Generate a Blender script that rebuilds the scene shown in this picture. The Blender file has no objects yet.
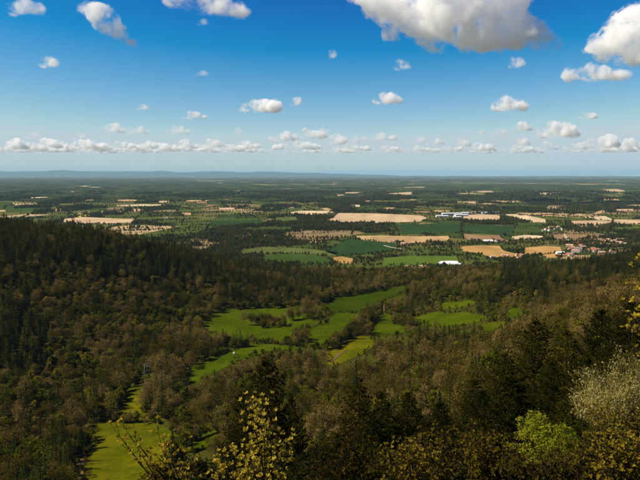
import bpy, bmesh, math, random
import numpy as np
from mathutils import Vector, Matrix, noise as mnoise

R = math.radians
sc = bpy.context.scene
col = sc.collection
rng = np.random.default_rng(7)
random.seed(7)

# ------------------------------------------------------------------ camera
CAM_Z = 250.0
F = 615.0                      # focal length in photo pixels (640 wide)
PITCH = R(6.13)
cam = bpy.data.cameras.new('camera')
cam.sensor_width = 36.0
cam.lens = 36.0 * F / 640.0
cam.clip_start = 0.3
cam.clip_end = 400000.0
camo = bpy.data.objects.new('camera', cam)
col.objects.link(camo)
camo.location = (0, 0, CAM_Z)
camo.rotation_euler = (R(90) - PITCH, 0, 0)
sc.camera = camo

# ------------------------------------------------------------------ sky, sun, exposure
SUN_ELEV = R(47)
SUN_AZ = R(-97)                # measured from the view direction (+Y), negative = to the left
sdir = Vector((math.sin(SUN_AZ) * math.cos(SUN_ELEV), math.cos(SUN_AZ) * math.cos(SUN_ELEV), math.sin(SUN_ELEV)))
world = bpy.data.worlds.new('World')
sc.world = world
world.use_nodes = True
wn = world.node_tree.nodes
wl = world.node_tree.links
wn.clear()
sky = wn.new('ShaderNodeTexSky')
sky.sky_type = 'NISHITA'
sky.sun_disc = False
sky.sun_elevation = SUN_ELEV
sky.sun_rotation = SUN_AZ
sky.altitude = 400
sky.air_density = 1.0
sky.dust_density = 0.0
sky.ozone_density = 2.0
def vmath(op, vec):
    q = wn.new('ShaderNodeVectorMath'); q.operation = op; q.inputs[1].default_value = vec
    return q
v1 = vmath('SUBTRACT', (2.3, 1.95, 0.75)); v2 = vmath('MULTIPLY', (1.18, 1.01, 0.84)); v3 = vmath('MAXIMUM', (0.01, 0.08, 0.1)); v4 = vmath('MINIMUM', (3.65, 4.40, 4.80))
wb = wn.new('ShaderNodeBackground')
wb.inputs['Strength'].default_value = 0.10
wo = wn.new('ShaderNodeOutputWorld')
wl.new(sky.outputs[0], v1.inputs[0]); wl.new(v1.outputs[0], v2.inputs[0]); wl.new(v2.outputs[0], v3.inputs[0])
wl.new(v3.outputs[0], v4.inputs[0]); wl.new(v4.outputs[0], wb.inputs['Color'])
wl.new(wb.outputs[0], wo.inputs['Surface'])

sun = bpy.data.lights.new('sun', 'SUN')
sun.energy = 5.0
sun.angle = R(0.53)
sun.color = (1.0, 0.90, 0.69)
suno = bpy.data.objects.new('sun', sun)
col.objects.link(suno)
suno.location = (-400, 200, 900)
suno.rotation_euler = sdir.to_track_quat('Z', 'Y').to_euler()

sc.view_settings.view_transform = 'Standard'
sc.view_settings.look = 'None'
sc.view_settings.exposure = 0.52
sc.view_settings.gamma = 1.0
sc.view_settings.use_curve_mapping = False
sc.render.engine = 'CYCLES'
sc.cycles.max_bounces = 20
sc.cycles.diffuse_bounces = 2
sc.cycles.transmission_bounces = 2
sc.cycles.volume_bounces = 20
sc.cycles.transparent_max_bounces = 16
sc.cycles.use_denoising = True

# ------------------------------------------------------------------ projection helpers (photo pixel <-> place)
cp, sp = math.cos(PITCH), math.sin(PITCH)

def ray(u, v):
    a, b = (u - 320.0) / F, (240.0 - v) / F
    return np.array([a, cp + b * sp, -sp + b * cp])

def at(u, v, y):
    d = ray(u, v)
    return np.array([0, 0, CAM_Z]) + d * (y / d[1])

def on_plain(u, v, z=0.0):
    d = ray(u, v)
    return np.array([0, 0, CAM_Z]) + d * ((z - CAM_Z) / d[2])

def project(x, y, z):
    zz = z - CAM_Z
    f = y * cp - zz * sp
    up = y * sp + zz * cp
    f = np.maximum(f, 0.01)
    return 320 + F * x / f, 240 - F * up / f

# ------------------------------------------------------------------ materials
def new_mat(name):
    m = bpy.data.materials.new(name)
    m.use_nodes = True
    m.node_tree.nodes.clear()
    return m, m.node_tree.nodes, m.node_tree.links

def ramp(nodes, stops, interp='LINEAR'):
    r = nodes.new('ShaderNodeValToRGB')
    r.color_ramp.interpolation = interp
    e = r.color_ramp.elements
    while len(e) < len(stops):
        e.new(0.5)
    for el, (p, c) in zip(e, stops):
        el.position = p
        el.color = (*c, 1)
    return r

def plain_mat(name, c1, c2=None, scale=0.5, rough=0.9, bump=0.0, stretch=None, detail=4.0, spec=0.0):
    """two-tone noisy surface in object space"""
    m, n, l = new_mat(name)
    c2 = c2 or tuple(x * 0.75 for x in c1)
    tc = n.new('ShaderNodeTexCoord')
    src = tc.outputs['Object']
    if stretch:
        mp = n.new('ShaderNodeMapping')
        mp.inputs['Scale'].default_value = stretch
        l.new(src, mp.inputs['Vector'])
        src = mp.outputs[0]
    t = n.new('ShaderNodeTexNoise')
    t.inputs['Scale'].default_value = scale
    t.inputs['Detail'].default_value = detail
    l.new(src, t.inputs['Vector'])
    r = ramp(n, [(0.32, c2), (0.68, c1)])
    l.new(t.outputs[0], r.inputs[0])
    b = n.new('ShaderNodeBsdfPrincipled')
    b.inputs['Roughness'].default_value = rough
    b.inputs['Specular IOR Level'].default_value = spec
    l.new(r.outputs[0], b.inputs['Base Color'])
    if bump:
        bp = n.new('ShaderNodeBump')
        bp.inputs['Strength'].default_value = bump
        bp.inputs['Distance'].default_value = 1.0
        l.new(t.outputs[0], bp.inputs['Height'])
        l.new(bp.outputs[0], b.inputs['Normal'])
    o = n.new('ShaderNodeOutputMaterial')
    l.new(b.outputs[0], o.inputs['Surface'])
    return m

def leaf_mat(name, cols, scale=0.6, transl=0.35):
    """foliage: hue differs from tree to tree and from clump to clump, leaves let some light through"""
    m, n, l = new_mat(name)
    oi = n.new('ShaderNodeObjectInfo')
    tc = n.new('ShaderNodeTexCoord')
    t = n.new('ShaderNodeTexNoise')
    t.inputs['Scale'].default_value = scale
    t.inputs['Detail'].default_value = 3.0
    l.new(tc.outputs['Object'], t.inputs['Vector'])
    a = n.new('ShaderNodeMath'); a.operation = 'MULTIPLY_ADD'
    l.new(t.outputs[0], a.inputs[0]); a.inputs[1].default_value = 0.9; a.inputs[2].default_value = -0.45
    b = n.new('ShaderNodeMath'); b.operation = 'ADD'; b.use_clamp = True
    l.new(oi.outputs['Random'], b.inputs[0]); l.new(a.outputs[0], b.inputs[1])
    ge = n.new('ShaderNodeNewGeometry')
    t2 = n.new('ShaderNodeTexNoise'); t2.inputs['Scale'].default_value = 0.013; t2.inputs['Detail'].default_value = 2.0
    l.new(ge.outputs['Position'], t2.inputs['Vector'])
    c = n.new('ShaderNodeMath'); c.operation = 'MULTIPLY_ADD'; c.inputs[1].default_value = 2.0; c.inputs[2].default_value = -1.0
    l.new(t2.outputs[0], c.inputs[0])
    b2 = n.new('ShaderNodeMath'); b2.operation = 'ADD'; b2.use_clamp = True
    l.new(b.outputs[0], b2.inputs[0]); l.new(c.outputs[0], b2.inputs[1])
    b.use_clamp = False
    b = b2
    k = len(cols)
    r = ramp(n, [(i / (k - 1), c) for i, c in enumerate(cols)])
    l.new(b.outputs[0], r.inputs[0])
    d = n.new('ShaderNodeBsdfDiffuse')
    tr = n.new('ShaderNodeBsdfTranslucent')
    l.new(r.outputs[0], d.inputs['Color']); l.new(r.outputs[0], tr.inputs['Color'])
    mx = n.new('ShaderNodeMixShader'); mx.inputs[0].default_value = transl
    l.new(d.outputs[0], mx.inputs[1]); l.new(tr.outputs[0], mx.inputs[2])
    o = n.new('ShaderNodeOutputMaterial')
    l.new(mx.outputs[0], o.inputs['Surface'])
    return m

M = {}
M['bark'] = plain_mat('bark', (0.045, 0.032, 0.020), (0.022, 0.016, 0.011), 6.0)
M['bark_grey'] = plain_mat('bark_grey', (0.12, 0.10, 0.08), (0.06, 0.05, 0.04), 6.0)
M['conifer'] = leaf_mat('conifer_needles', [(0.012, 0.018, 0.004), (0.024, 0.030, 0.006), (0.040, 0.043, 0.007), (0.068, 0.062, 0.009)], 0.5, 0.15)
M['near_conifer'] = leaf_mat('near_conifer_needles', [(0.020, 0.021, 0.004), (0.036, 0.034, 0.005), (0.070, 0.058, 0.008)], 0.9, 0.2)
M['bare'] = leaf_mat('budding_twigs', [(0.055, 0.050, 0.005), (0.105, 0.090, 0.009), (0.085, 0.060, 0.012), (0.145, 0.102, 0.022), (0.185, 0.130, 0.034), (0.225, 0.162, 0.048)], 0.4, 0.25)
M['green'] = leaf_mat('spring_leaves', [(0.034, 0.044, 0.004), (0.080, 0.088, 0.006), (0.120, 0.122, 0.008), (0.20, 0.175, 0.012)], 0.5, 0.35)
M['yellow'] = leaf_mat('yellow_spring_leaves', [(0.13, 0.11, 0.016), (0.20, 0.17, 0.025), (0.28, 0.22, 0.04)], 0.5, 0.35)
M['plain_tree'] = leaf_mat('plain_leaves', [(0.024, 0.038, 0.006), (0.046, 0.060, 0.009), (0.072, 0.080, 0.011), (0.105, 0.100, 0.016), (0.130, 0.098, 0.028)], 0.3, 0.2)
M['far_wood'] = leaf_mat('far_canopy', [(0.022, 0.034, 0.010), (0.036, 0.048, 0.012), (0.060, 0.066, 0.016)], 0.02, 0.0)
M['cream_leaf'] = leaf_mat('cream_young_leaves', [(0.24, 0.17, 0.014), (0.46, 0.35, 0.035), (0.64, 0.52, 0.10)], 7.0, 0.4)
M['olive_leaf'] = leaf_mat('olive_young_leaves', [(0.05, 0.040, 0.006), (0.12, 0.095, 0.010), (0.24, 0.175, 0.016)], 3.0, 0.4)
M['ochre_leaf'] = leaf_mat('ochre_young_leaves', [(0.035, 0.028, 0.004), (0.11, 0.082, 0.008), (0.27, 0.195, 0.016)], 3.0, 0.4)
M['lime_leaf'] = leaf_mat('lime_leaves', [(0.09, 0.11, 0.005), (0.16, 0.18, 0.008), (0.25, 0.26, 0.018)], 2.0, 0.4)
M['blossom'] = leaf_mat('cream_blossom', [(0.28, 0.23, 0.06), (0.44, 0.38, 0.13), (0.60, 0.53, 0.24)], 4.0, 0.3)
M['pale_twig'] = leaf_mat('pale_twigs', [(0.13, 0.104, 0.020), (0.21, 0.172, 0.036), (0.30, 0.25, 0.06)], 2.0, 0.1)
M['dark_leaf'] = leaf_mat('dark_evergreen_leaves', [(0.020, 0.024, 0.006), (0.035, 0.036, 0.008), (0.07, 0.06, 0.012)], 2.0, 0.25)
M['white_wall'] = plain_mat('white_render', (0.72, 0.69, 0.62), (0.60, 0.57, 0.50), 0.3)
M['cream_wall'] = plain_mat('cream_render', (0.62, 0.50, 0.36), (0.50, 0.40, 0.28), 0.3)
M['ochre_wall'] = plain_mat('ochre_render', (0.50, 0.36, 0.20), (0.42, 0.30, 0.17), 0.3)
M['tile_roof'] = plain_mat('clay_tiles', (0.36, 0.16, 0.09), (0.26, 0.11, 0.06), 0.6)
M['pink_roof'] = plain_mat('pale_clay_tiles', (0.55, 0.33, 0.24), (0.42, 0.24, 0.17), 0.6)
M['slate_roof'] = plain_mat('grey_slate', (0.20, 0.20, 0.21), (0.14, 0.14, 0.15), 0.6)
M['metal_roof'] = plain_mat('pale_sheet_metal', (0.72, 0.74, 0.76), (0.62, 0.65, 0.68), 0.2, 0.6)
M['blue_metal'] = plain_mat('blue_grey_sheet_metal', (0.50, 0.54, 0.58), (0.42, 0.46, 0.50), 0.2, 0.6)
M['polythene'] = plain_mat('white_polythene', (0.80, 0.80, 0.78), (0.70, 0.71, 0.68), 0.3, 0.5)
M['window_dark'] = plain_mat('dark_window', (0.03, 0.035, 0.04), (0.02, 0.02, 0.025), 2.0, 0.2)
M['weathered_wood'] = plain_mat('weathered_wood', (0.32, 0.29, 0.24), (0.20, 0.18, 0.15), 4.0)
M['wire'] = plain_mat('grey_wire', (0.25, 0.25, 0.25), (0.2, 0.2, 0.2), 4.0, 0.5)
M['white_hide'] = plain_mat('cream_hide', (0.72, 0.68, 0.58), (0.60, 0.55, 0.45), 3.0)

# ------------------------------------------------------------------ object helpers
def mesh_obj(name, verts, faces, mat, parent=None, smooth=False, data=None):
    me = data
    if me is None:
        me = bpy.data.meshes.new(name)
        if isinstance(verts, np.ndarray):
            verts = verts.tolist()
        me.from_pydata(verts, [], faces)
        me.materials.append(mat)
        if smooth:
            me.polygons.foreach_set('use_smooth', [True] * len(me.polygons))
        me.update()
    o = bpy.data.objects.new(name, me)
    col.objects.link(o)
    if parent:
        o.parent = parent
    return o

def tag(o, label=None, cat=None, group=None, kind=None):
    if label: o['label'] = label
    if cat: o['category'] = cat
    if group: o['group'] = group
    if kind: o['kind'] = kind
    return o

def empty(name, loc, rz=0.0, s=1.0, label=None, cat=None, group=None):
    o = bpy.data.objects.new(name, None)
    o.empty_display_size = 0.5
    col.objects.link(o)
    o.location = loc
    o.rotation_euler = (0, 0, rz)
    o.scale = (s, s, s)
    return tag(o, label, cat, group)

class MB:
    def __init__(self):
        self.v, self.f = [], []
    def add(self, vs, fs):
        k = len(self.v)
        self.v += [tuple(map(float, p)) for p in vs]
        self.f += [tuple(i + k for i in f) for f in fs]
    def box(self, x0, x1, y0, y1, z0, z1):
        self.add([(x0, y0, z0), (x1, y0, z0), (x1, y1, z0), (x0, y1, z0), (x0, y0, z1), (x1, y0, z1), (x1, y1, z1), (x0, y1, z1)],
                 [(0, 3, 2, 1), (4, 5, 6, 7), (0, 1, 5, 4), (1, 2, 6, 5), (2, 3, 7, 6), (3, 0, 4, 7)])
    def tube(self, pts, radii, sides=5):
        pts = [Vector(p) for p in pts]
        rings = []
        for i, p in enumerate(pts):
            a = pts[max(i - 1, 0)]; b = pts[min(i + 1, len(pts) - 1)]
            t = (b - a)
            t = t.normalized() if t.length > 1e-6 else Vector((0, 0, 1))
            n = t.orthogonal().normalized(); m = t.cross(n)
            rings.append([p + (n * math.cos(2 * math.pi * k / sides) + m * math.sin(2 * math.pi * k / sides)) * radii[i] for k in range(sides)])
        vs = [q for r in rings for q in r]
        fs = []
        for i in range(len(pts) - 1):
            for k in range(sides):
                a, b = i * sides + k, i * sides + (k + 1) % sides
                fs.append((a, b, b + sides, a + sides))
        fs.append(tuple(range(sides))[::-1])
        fs.append(tuple(range((len(pts) - 1) * sides, len(pts) * sides)))
        self.add(vs, fs)
    def build(self, name, mat, parent=None, smooth=False):
        return mesh_obj(name, self.v, self.f, mat, parent, smooth)

def quads_mesh(P, A, B):
    """many diamond leaves: centre P, half axes A and B (each n x 3)"""
    n = len(P)
    V = np.stack([P - A, P + B, P + A, P - B], 1).reshape(-1, 3)
    Fc = (np.arange(n)[:, None] * 4 + np.arange(4)[None]).tolist()
    return V, Fc

def unit(a):
    return a / np.maximum(np.linalg.norm(a, axis=1, keepdims=True), 1e-9)

# ------------------------------------------------------------------ terrain
CTRL = []
def cpx(u, v, y, dz=0.0):
    p = at(u, v, y); CTRL.append((p[0], p[1], p[2] + dz))
def cw(x, y, z):
    CTRL.append((x, y, z))
# the camera's own slope
for x, y, z in [(0, -5, 246.5), (-40, 0, 243), (40, 0, 247), (0, -80, 255), (-120, -60, 238), (120, -60, 258), (0, -250, 262), (-300, -250, 235), (300, -250, 268),
                (0, 20, 236), (-20, 20, 234.5), (20, 20, 237), (0, 50, 217), (-6, 70, 208), (40, 60, 218), (60, 110, 207), (20, 110, 192), (-30, 100, 184),
                (-60, 150, 154), (-90, 200, 124), (0, 150, 163), (0, 200, 139), (0, 250, 115), (70, 150, 192), (130, 150, 212), (-160, 60, 190), (-250, 100, 160),
                (-200, 200, 118), (-300, 250, 110), (200, 100, 236), (300, 0, 256), (300, 200, 226), (400, 350, 215), (120, 230, 170), (60, 250, 138)]:
    cw(x, y, z)
# slopes seen in the photograph: pixel row of the ground and its distance
for u, v, y in [(0, 486, 320), (0, 410, 420), (0, 310, 620), (0, 232, 850), (100, 240, 880), (100, 310, 680), (100, 390, 500), (200, 262, 950), (200, 310, 760),
                (200, 352, 580), (300, 285, 1000), (110, 460, 340), (140, 388, 480), (330, 330, 660), (330, 312, 770), (250, 350, 585), (270, 320, 740), (395, 292, 950),
                (60, 470, 325), (160, 430, 390), (250, 400, 440), (330, 390, 440), (330, 420, 360), (400, 380, 430), (400, 345, 560), (370, 330, 680), (412, 322, 760),
                (600, 312, 350), (520, 350, 340), (450, 372, 400), (480, 335, 560), (560, 330, 480), (640, 300, 480), (460, 312, 720), (540, 310, 700), (620, 300, 700),
                (460, 295, 850), (540, 285, 850), (620, 275, 880), (500, 278, 1000), (570, 272, 1050), (640, 262, 1000), (400, 282, 1080), (330, 284, 1080), (250, 275, 1060)]:
    cpx(u, v, y)
for x, y, z in [(-700, 500, 165), (-800, 800, 195), (-650, 850, 190), (-500, 600, 150), (-600, 300, 140), (-900, 1100, 160), (700, 500, 215), (800, 900, 170), (700, 1150, 110),
                (-450, 1100, 120), (-300, 1150, 90), (-100, 1200, 62), (100, 1200, 60), (300, 1200, 64), (500, 1200, 80), (0, 1400, 32), (-500, 1450, 60), (500, 1450, 30)]:
    cw(x, y, z)
CT = np.array(CTRL)

def _tps_fit(C, lam=2e-4):
    X = C[:, :2] / 500.0
    d = np.linalg.norm(X[:, None] - X[None], axis=2)
    K = np.where(d > 0, d * d * np.log(np.maximum(d, 1e-12)), 0) + lam * np.eye(len(X))
    P = np.hstack([np.ones((len(X), 1)), X])
    A = np.zeros((len(X) + 3,) * 2)
    A[:len(X), :len(X)] = K; A[:len(X), len(X):] = P; A[len(X):, :len(X)] = P.T
    return np.linalg.solve(A, np.concatenate([C[:, 2], np.zeros(3)])), X
TW, TX = _tps_fit(CT)

def sstep(a, b, x):
    t = np.clip((x - a) / (b - a), 0, 1)
    return t * t * (3 - 2 * t)

def H(x, y):
    """height of the ground"""
    x = np.asarray(x, float); y = np.asarray(y, float)
    shp = x.shape
    q = np.stack([np.clip(x, -1000, 900).ravel(), np.clip(y, -300, 1500).ravel()], 1) / 500.0
    out = np.empty(len(q))
    for i in range(0, len(q), 20000):
        d2 = ((q[i:i + 20000, None] - TX[None]) ** 2).sum(2)
        out[i:i + 20000] = (0.5 * d2 * np.log(np.maximum(d2, 1e-18))) @ TW[:len(TX)] + TW[-3] + q[i:i + 20000] @ TW[-2:]
    z = np.clip(out.reshape(shp), 0, 275)
    bump = 1.2 * np.sin(x * 0.031 + 1.3 * np.sin(y * 0.017)) * np.sin(y * 0.027 + 0.6) + 0.6 * np.sin(x * 0.09 + y * 0.05) * np.sin(y * 0.08 - x * 0.03)
    z = z + bump * sstep(60, 200, y)
    w = sstep(1130, 1560, y + 0.10 * np.abs(x)) + 0 * x
    w = np.maximum(w, sstep(1000, 2600, np.abs(x)))
    return np.maximum(z * (1 - w), 0.0)

def geo(a, b, n):
    return list(np.geomspace(a, b, n))
xs = np.array([-v for v in geo(1200, 70000, 42)][::-1] + list(np.arange(-1192, 1193, 8.0)) + geo(1200, 70000, 42))
ys = np.array([-3000, -2000, -1200, -700, -500, -400, -350] + list(np.arange(-300, 1640, 8.0)) + geo(1650, 66000, 94))
GX, GY = np.meshgrid(xs, ys)
GZ = H(GX, GY)
nx, ny = len(xs), len(ys)
idx = np.arange(nx * ny).reshape(ny, nx)
faces = np.stack([idx[:-1, :-1], idx[:-1, 1:], idx[1:, 1:], idx[1:, :-1]], -1).reshape(-1, 4)

def ground_material():
    m, n, l = new_mat('countryside_ground')
    g = n.new('ShaderNodeNewGeometry')
    def vor(scale, sx=1.0, sy=1.0, rot=0.3):
        mp = n.new('ShaderNodeMapping')
        mp.inputs['Scale'].default_value = (sx * scale, sy * scale, 0)
        mp.inputs['Rotation'].default_value = (0, 0, rot)
        l.new(g.outputs['Position'], mp.inputs['Vector'])
        v = n.new('ShaderNodeTexVoronoi')
        v.inputs['Scale'].default_value = 1.0
        v.inputs['Randomness'].default_value = 0.9
        l.new(mp.outputs[0], v.inputs['Vector'])
        sp_ = n.new('ShaderNodeSeparateColor')
        l.new(v.outputs['Color'], sp_.inputs[0])
        return sp_.outputs[0]
    greens = [(0.0, (0.042, 0.060, 0.012)), (0.14, (0.072, 0.085, 0.016)), (0.30, (0.100, 0.096, 0.026)), (0.42, (0.045, 0.066, 0.014)),
              (0.54, (0.110, 0.102, 0.028)), (0.68, (0.060, 0.080, 0.014)), (0.84, (0.40, 0.29, 0.15)), (0.91, (0.20, 0.14, 0.065))]
    ra = ramp(n, greens, 'CONSTANT')
    l.new(vor(1 / 260.0, 1.0, 0.7), ra.inputs[0])
    # woods and hills: leaf litter and rough grass
    t = n.new('ShaderNodeTexNoise'); t.inputs['Scale'].default_value = 0.05; t.inputs['Detail'].default_value = 6.0
    l.new(g.outputs['Position'], t.inputs['Vector'])
    rb = ramp(n, [(0.3, (0.034, 0.030, 0.007)), (0.5, (0.048, 0.048, 0.007)), (0.7, (0.050, 0.064, 0.004))])
    l.new(t.outputs[0], rb.inputs[0])
    sx = n.new('ShaderNodeSeparateXYZ'); l.new(g.outputs['Position'], sx.inputs[0])
    mr = n.new('ShaderNodeMapRange'); mr.inputs['From Min'].default_value = 4.0; mr.inputs['From Max'].default_value = 12.0
    l.new(sx.outputs['Z'], mr.inputs['Value'])
    mx = n.new('ShaderNodeMix'); mx.data_type = 'RGBA'
    l.new(mr.outputs[0], mx.inputs['Factor'])
    l.new(ra.outputs[0], mx.inputs['A']); l.new(rb.outputs[0], mx.inputs['B'])
    b = n.new('ShaderNodeBsdfDiffuse')
    l.new(mx.outputs['Result'], b.inputs['Color'])
    o = n.new('ShaderNodeOutputMaterial'); l.new(b.outputs[0], o.inputs['Surface'])
    return m
M['ground'] = ground_material()
go = mesh_obj('ground', np.stack([GX.ravel(), GY.ravel(), GZ.ravel()], 1), faces.tolist(), M['ground'], smooth=True)
tag(go, kind='structure')

# far hills along the horizon
def hill_range(name, y0, depth, prof, x0, x1, mat):
    hx = np.linspace(x0, x1, 420)
    rows = np.linspace(-1, 1, 13)
    V = []
    for r in rows:
        for x in hx:
            h = prof(x) * max(0.0, math.cos(r * math.pi / 2)) ** 0.8
            h *= 0.85 + 0.3 * mnoise.noise(Vector((x / 2500, r * 1.3, y0 / 9000)))
            V.append((x, y0 + r * depth, max(h, 0) - (3 if abs(r) == 1 else 1)))
    n = len(hx)
    Fh = [(j * n + i, j * n + i + 1, (j + 1) * n + i + 1, (j + 1) * n + i) for j in range(len(rows) - 1) for i in range(n - 1)]
    return tag(mesh_obj(name, V, Fh, mat, smooth=True), kind='structure')
def profA(x):
    u = 320 + F * x / 61000
    h = 60 + 300 / (1 + math.exp((u - 350) / 22)) + 250 * math.exp(-((u - 20) / 60) ** 2) + 250 * math.exp(-((u - 85) / 35) ** 2) + 250 * math.exp(-((u - 150) / 40) ** 2) + 170 * math.exp(-((u - 235) / 50) ** 2) + 120 * math.exp(-((u - 330) / 60) ** 2)
    h += 60 * mnoise.noise(Vector((x / 3000, 3.1, 0))) + 30 * mnoise.noise(Vector((x / 900, 1.1, 0)))
    return h
M['hill'] = plain_mat('wooded_hills', (0.05, 0.07, 0.035), (0.03, 0.045, 0.025), 0.002)
hill_range('hills', 61000, 3500, profA, -44000, 44000, M['hill'])

# ------------------------------------------------------------------ fields
POLYS = []          # world polygons (xy) kept free of woodland

def in_poly(px, py, poly):
    inside = np.zeros(px.shape, bool)
    n = len(poly)
    j = n - 1
    for i in range(n):
        xi, yi = poly[i]; xj, yj = poly[j]
        c = ((yi > py) != (yj > py)) & (px < (xj - xi) * (py - yi) / (yj - yi + 1e-12) + xi)
        inside ^= c
        j = i
    return inside

def ground_hit(u, v, y0=250.0, y1=60000.0):
    """first point of the ground along a photo ray, searched beyond the camera's own slope"""
    d = ray(u, v)
    yy = np.concatenate([np.arange(y0, 1700, 4.0), np.geomspace(1700, y1, 400)])
    P = np.array([0, 0, CAM_Z])[None] + d[None] * (yy / d[1])[:, None]
    hz = H(P[:, 0], P[:, 1])
    k = np.argmax(P[:, 2] < hz)
    if P[k, 2] >= hz[k]:
        return P[-1]
    if yy[k] > 1690:
        return on_plain(u, v)
    a, b = yy[max(k - 1, 0)], yy[k]
    for _ in range(12):
        mid = 0.5 * (a + b)
        p = np.array([0, 0, CAM_Z]) + d * (mid / d[1])
        if p[2] < H(p[0:1], p[1:2])[0]: b = mid
        else: a = mid
    return p

def drape(name, pix, mat, step=6.0, lift=0.25, hill=True, y0=250.0):
    w = [ground_hit(u, v, y0) if hill else on_plain(u, v) for u, v in pix]
    poly = [(p[0], p[1]) for p in w]
    POLYS.append(poly)
    bm = bmesh.new()
    vs = [bm.verts.new((x, y, 0)) for x, y in poly]
    bm.faces.new(vs)
    bmesh.ops.triangulate(bm, faces=bm.faces[:])
    if hill:
        xa, xb = min(p[0] for p in poly), max(p[0] for p in poly)
        ya, yb = min(p[1] for p in poly), max(p[1] for p in poly)
        for x in np.arange(xa + step, xb, step):
            bmesh.ops.bisect_plane(bm, geom=bm.verts[:] + bm.edges[:] + bm.faces[:], plane_co=(x, 0, 0), plane_no=(1, 0, 0))
        for y in np.arange(ya + step, yb, step):
            bmesh.ops.bisect_plane(bm, geom=bm.verts[:] + bm.edges[:] + bm.faces[:], plane_co=(0, y, 0), plane_no=(0, 1, 0))
    bm.verts.ensure_lookup_table()
    zz = H(np.array([v.co.x for v in bm.verts]), np.array([v.co.y for v in bm.verts])) + lift
    for v, z in zip(bm.verts, zz):
        v.co.z = z
    for f in bm.faces:
        if f.normal.z < 0: f.normal_flip()
    bmesh.ops.recalc_face_normals(bm, faces=bm.faces[:])
    me = bpy.data.meshes.new(name)
    bm.to_mesh(me); bm.free()
    me.materials.append(mat)
    me.polygons.foreach_set('use_smooth', [True] * len(me.polygons))
    o = bpy.data.objects.new(name, me)
    col.objects.link(o)
    return tag(o, kind='structure')

def meadow_mat(name, c1, c2, c3):
    m, n, l = new_mat(name)
    tc = n.new('ShaderNodeTexCoord')
    def ns(sc_, det, st=None):
        t = n.new('ShaderNodeTexNoise'); t.inputs['Scale'].default_value = sc_; t.inputs['Detail'].default_value = det; t.inputs['Roughness'].default_value = 0.65
        l.new(tc.outputs['Object'], t.inputs['Vector']); return t.outputs[0]
    r1 = ramp(n, [(0.34, c2), (0.52, c1), (0.70, c3)]); l.new(ns(0.022, 5.0), r1.inputs[0])
    r2 = ramp(n, [(0.30, (0.55, 0.60, 0.55)), (0.52, (1, 1, 1)), (0.75, (1.35, 1.22, 1.0))]); l.new(ns(0.22, 6.0), r2.inputs[0])
    mx = n.new('ShaderNodeMix'); mx.data_type = 'RGBA'; mx.blend_type = 'MULTIPLY'; mx.inputs['Factor'].default_value = 1.0
    l.new(r1.outputs[0], mx.inputs['A']); l.new(r2.outputs[0], mx.inputs['B'])
    d = n.new('ShaderNodeBsdfDiffuse'); l.new(mx.outputs['Result'], d.inputs['Color'])
    o = n.new('ShaderNodeOutputMaterial'); l.new(d.outputs[0], o.inputs['Surface'])
    return m
M['meadow'] = meadow_mat('meadow_grass', (0.050, 0.074, 0.001), (0.032, 0.052, 0.001), (0.078, 0.088, 0.002))
M['meadow_dark'] = meadow_mat('dark_meadow_grass', (0.032, 0.054, 0.001), (0.024, 0.042, 0.001), (0.044, 0.062, 0.001))
M['meadow_yellow'] = meadow_mat('dandelion_meadow', (0.082, 0.086, 0.002), (0.044, 0.060, 0.001), (0.135, 0.115, 0.003))
MEADOWS = [
    ('meadow', [(198, 324), (212, 314), (231, 307), (256, 307.5), (280, 306.5), (320, 304), (328, 322), (300, 330), (283, 344), (256, 342), (232, 341), (220, 336)]),
    ('meadow_dark', [(320, 304), (334, 296), (360, 294), (390, 288), (412, 285.5), (405, 292), (384, 301), (374, 309), (352, 313), (330, 313)]),
    ('meadow', [(330, 313.5), (352, 313.5), (373, 309.5), (367, 314), (356, 325), (334, 347.5), (328, 350), (300, 345), (285, 344), (301, 331), (329, 322)]),
    ('meadow', [(184, 380), (194, 366), (226, 352), (256, 344), (290, 346), (310, 349.5), (272, 351), (240, 360), (215, 373), (194, 386)]),
    ('meadow_yellow', [(326, 353), (357, 337), (371, 336), (376, 345), (362, 355), (345, 362), (332, 367), (325, 362)]),
    ('meadow', [(383, 312), (371, 325), (370, 334), (397, 335), (414, 331), (406, 327), (393, 324), (392, 316)]),
    ('meadow_yellow', [(80, 428), (112, 422), (125, 423), (160, 424), (178, 436), (168, 455), (150, 490), (84, 490), (84, 462), (92, 446), (88, 438)]),
    ('meadow_yellow', [(123, 392), (142, 385), (152, 396), (148, 412), (118, 420), (106, 419)]),
    ('meadow', [(180, 449), (200, 437), (222, 431), (214, 444), (190, 456)]),
    ('meadow', [(503, 311), (516, 307), (526, 311), (520, 317), (506, 317)]),
    ('meadow_yellow', [(112, 421), (120, 419.5), (144, 412), (152, 417), (156, 423), (126, 422.4)]),
    ('meadow', [(413, 317), (438, 312), (466, 312.5), (492, 317), (474, 324), (440, 327), (416, 325)]),
    ('meadow_yellow', [(478, 326), (500, 321), (512, 324), (492, 331), (480, 331)]),
    ('meadow', [(440, 303), (470, 300), (480, 303), (462, 308), (442, 309)]),
]
for i, (mk, pix) in enumerate(MEADOWS):
    drape('meadow', pix, M[mk], 6.0, 0.3, True)
M['dirt'] = plain_mat('dirt_track', (0.15, 0.095, 0.040), (0.07, 0.055, 0.020), 0.3)
for pix in ([(83, 449), (92, 446), (84, 462), (83.5, 490), (70, 490), (76, 466)],
            [(344, 351), (346, 351.5), (332, 362), (329, 362.5), (334, 357)]):
    drape('dirt_track', pix, M['dirt'], 5.0, 0.6, True)

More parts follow.
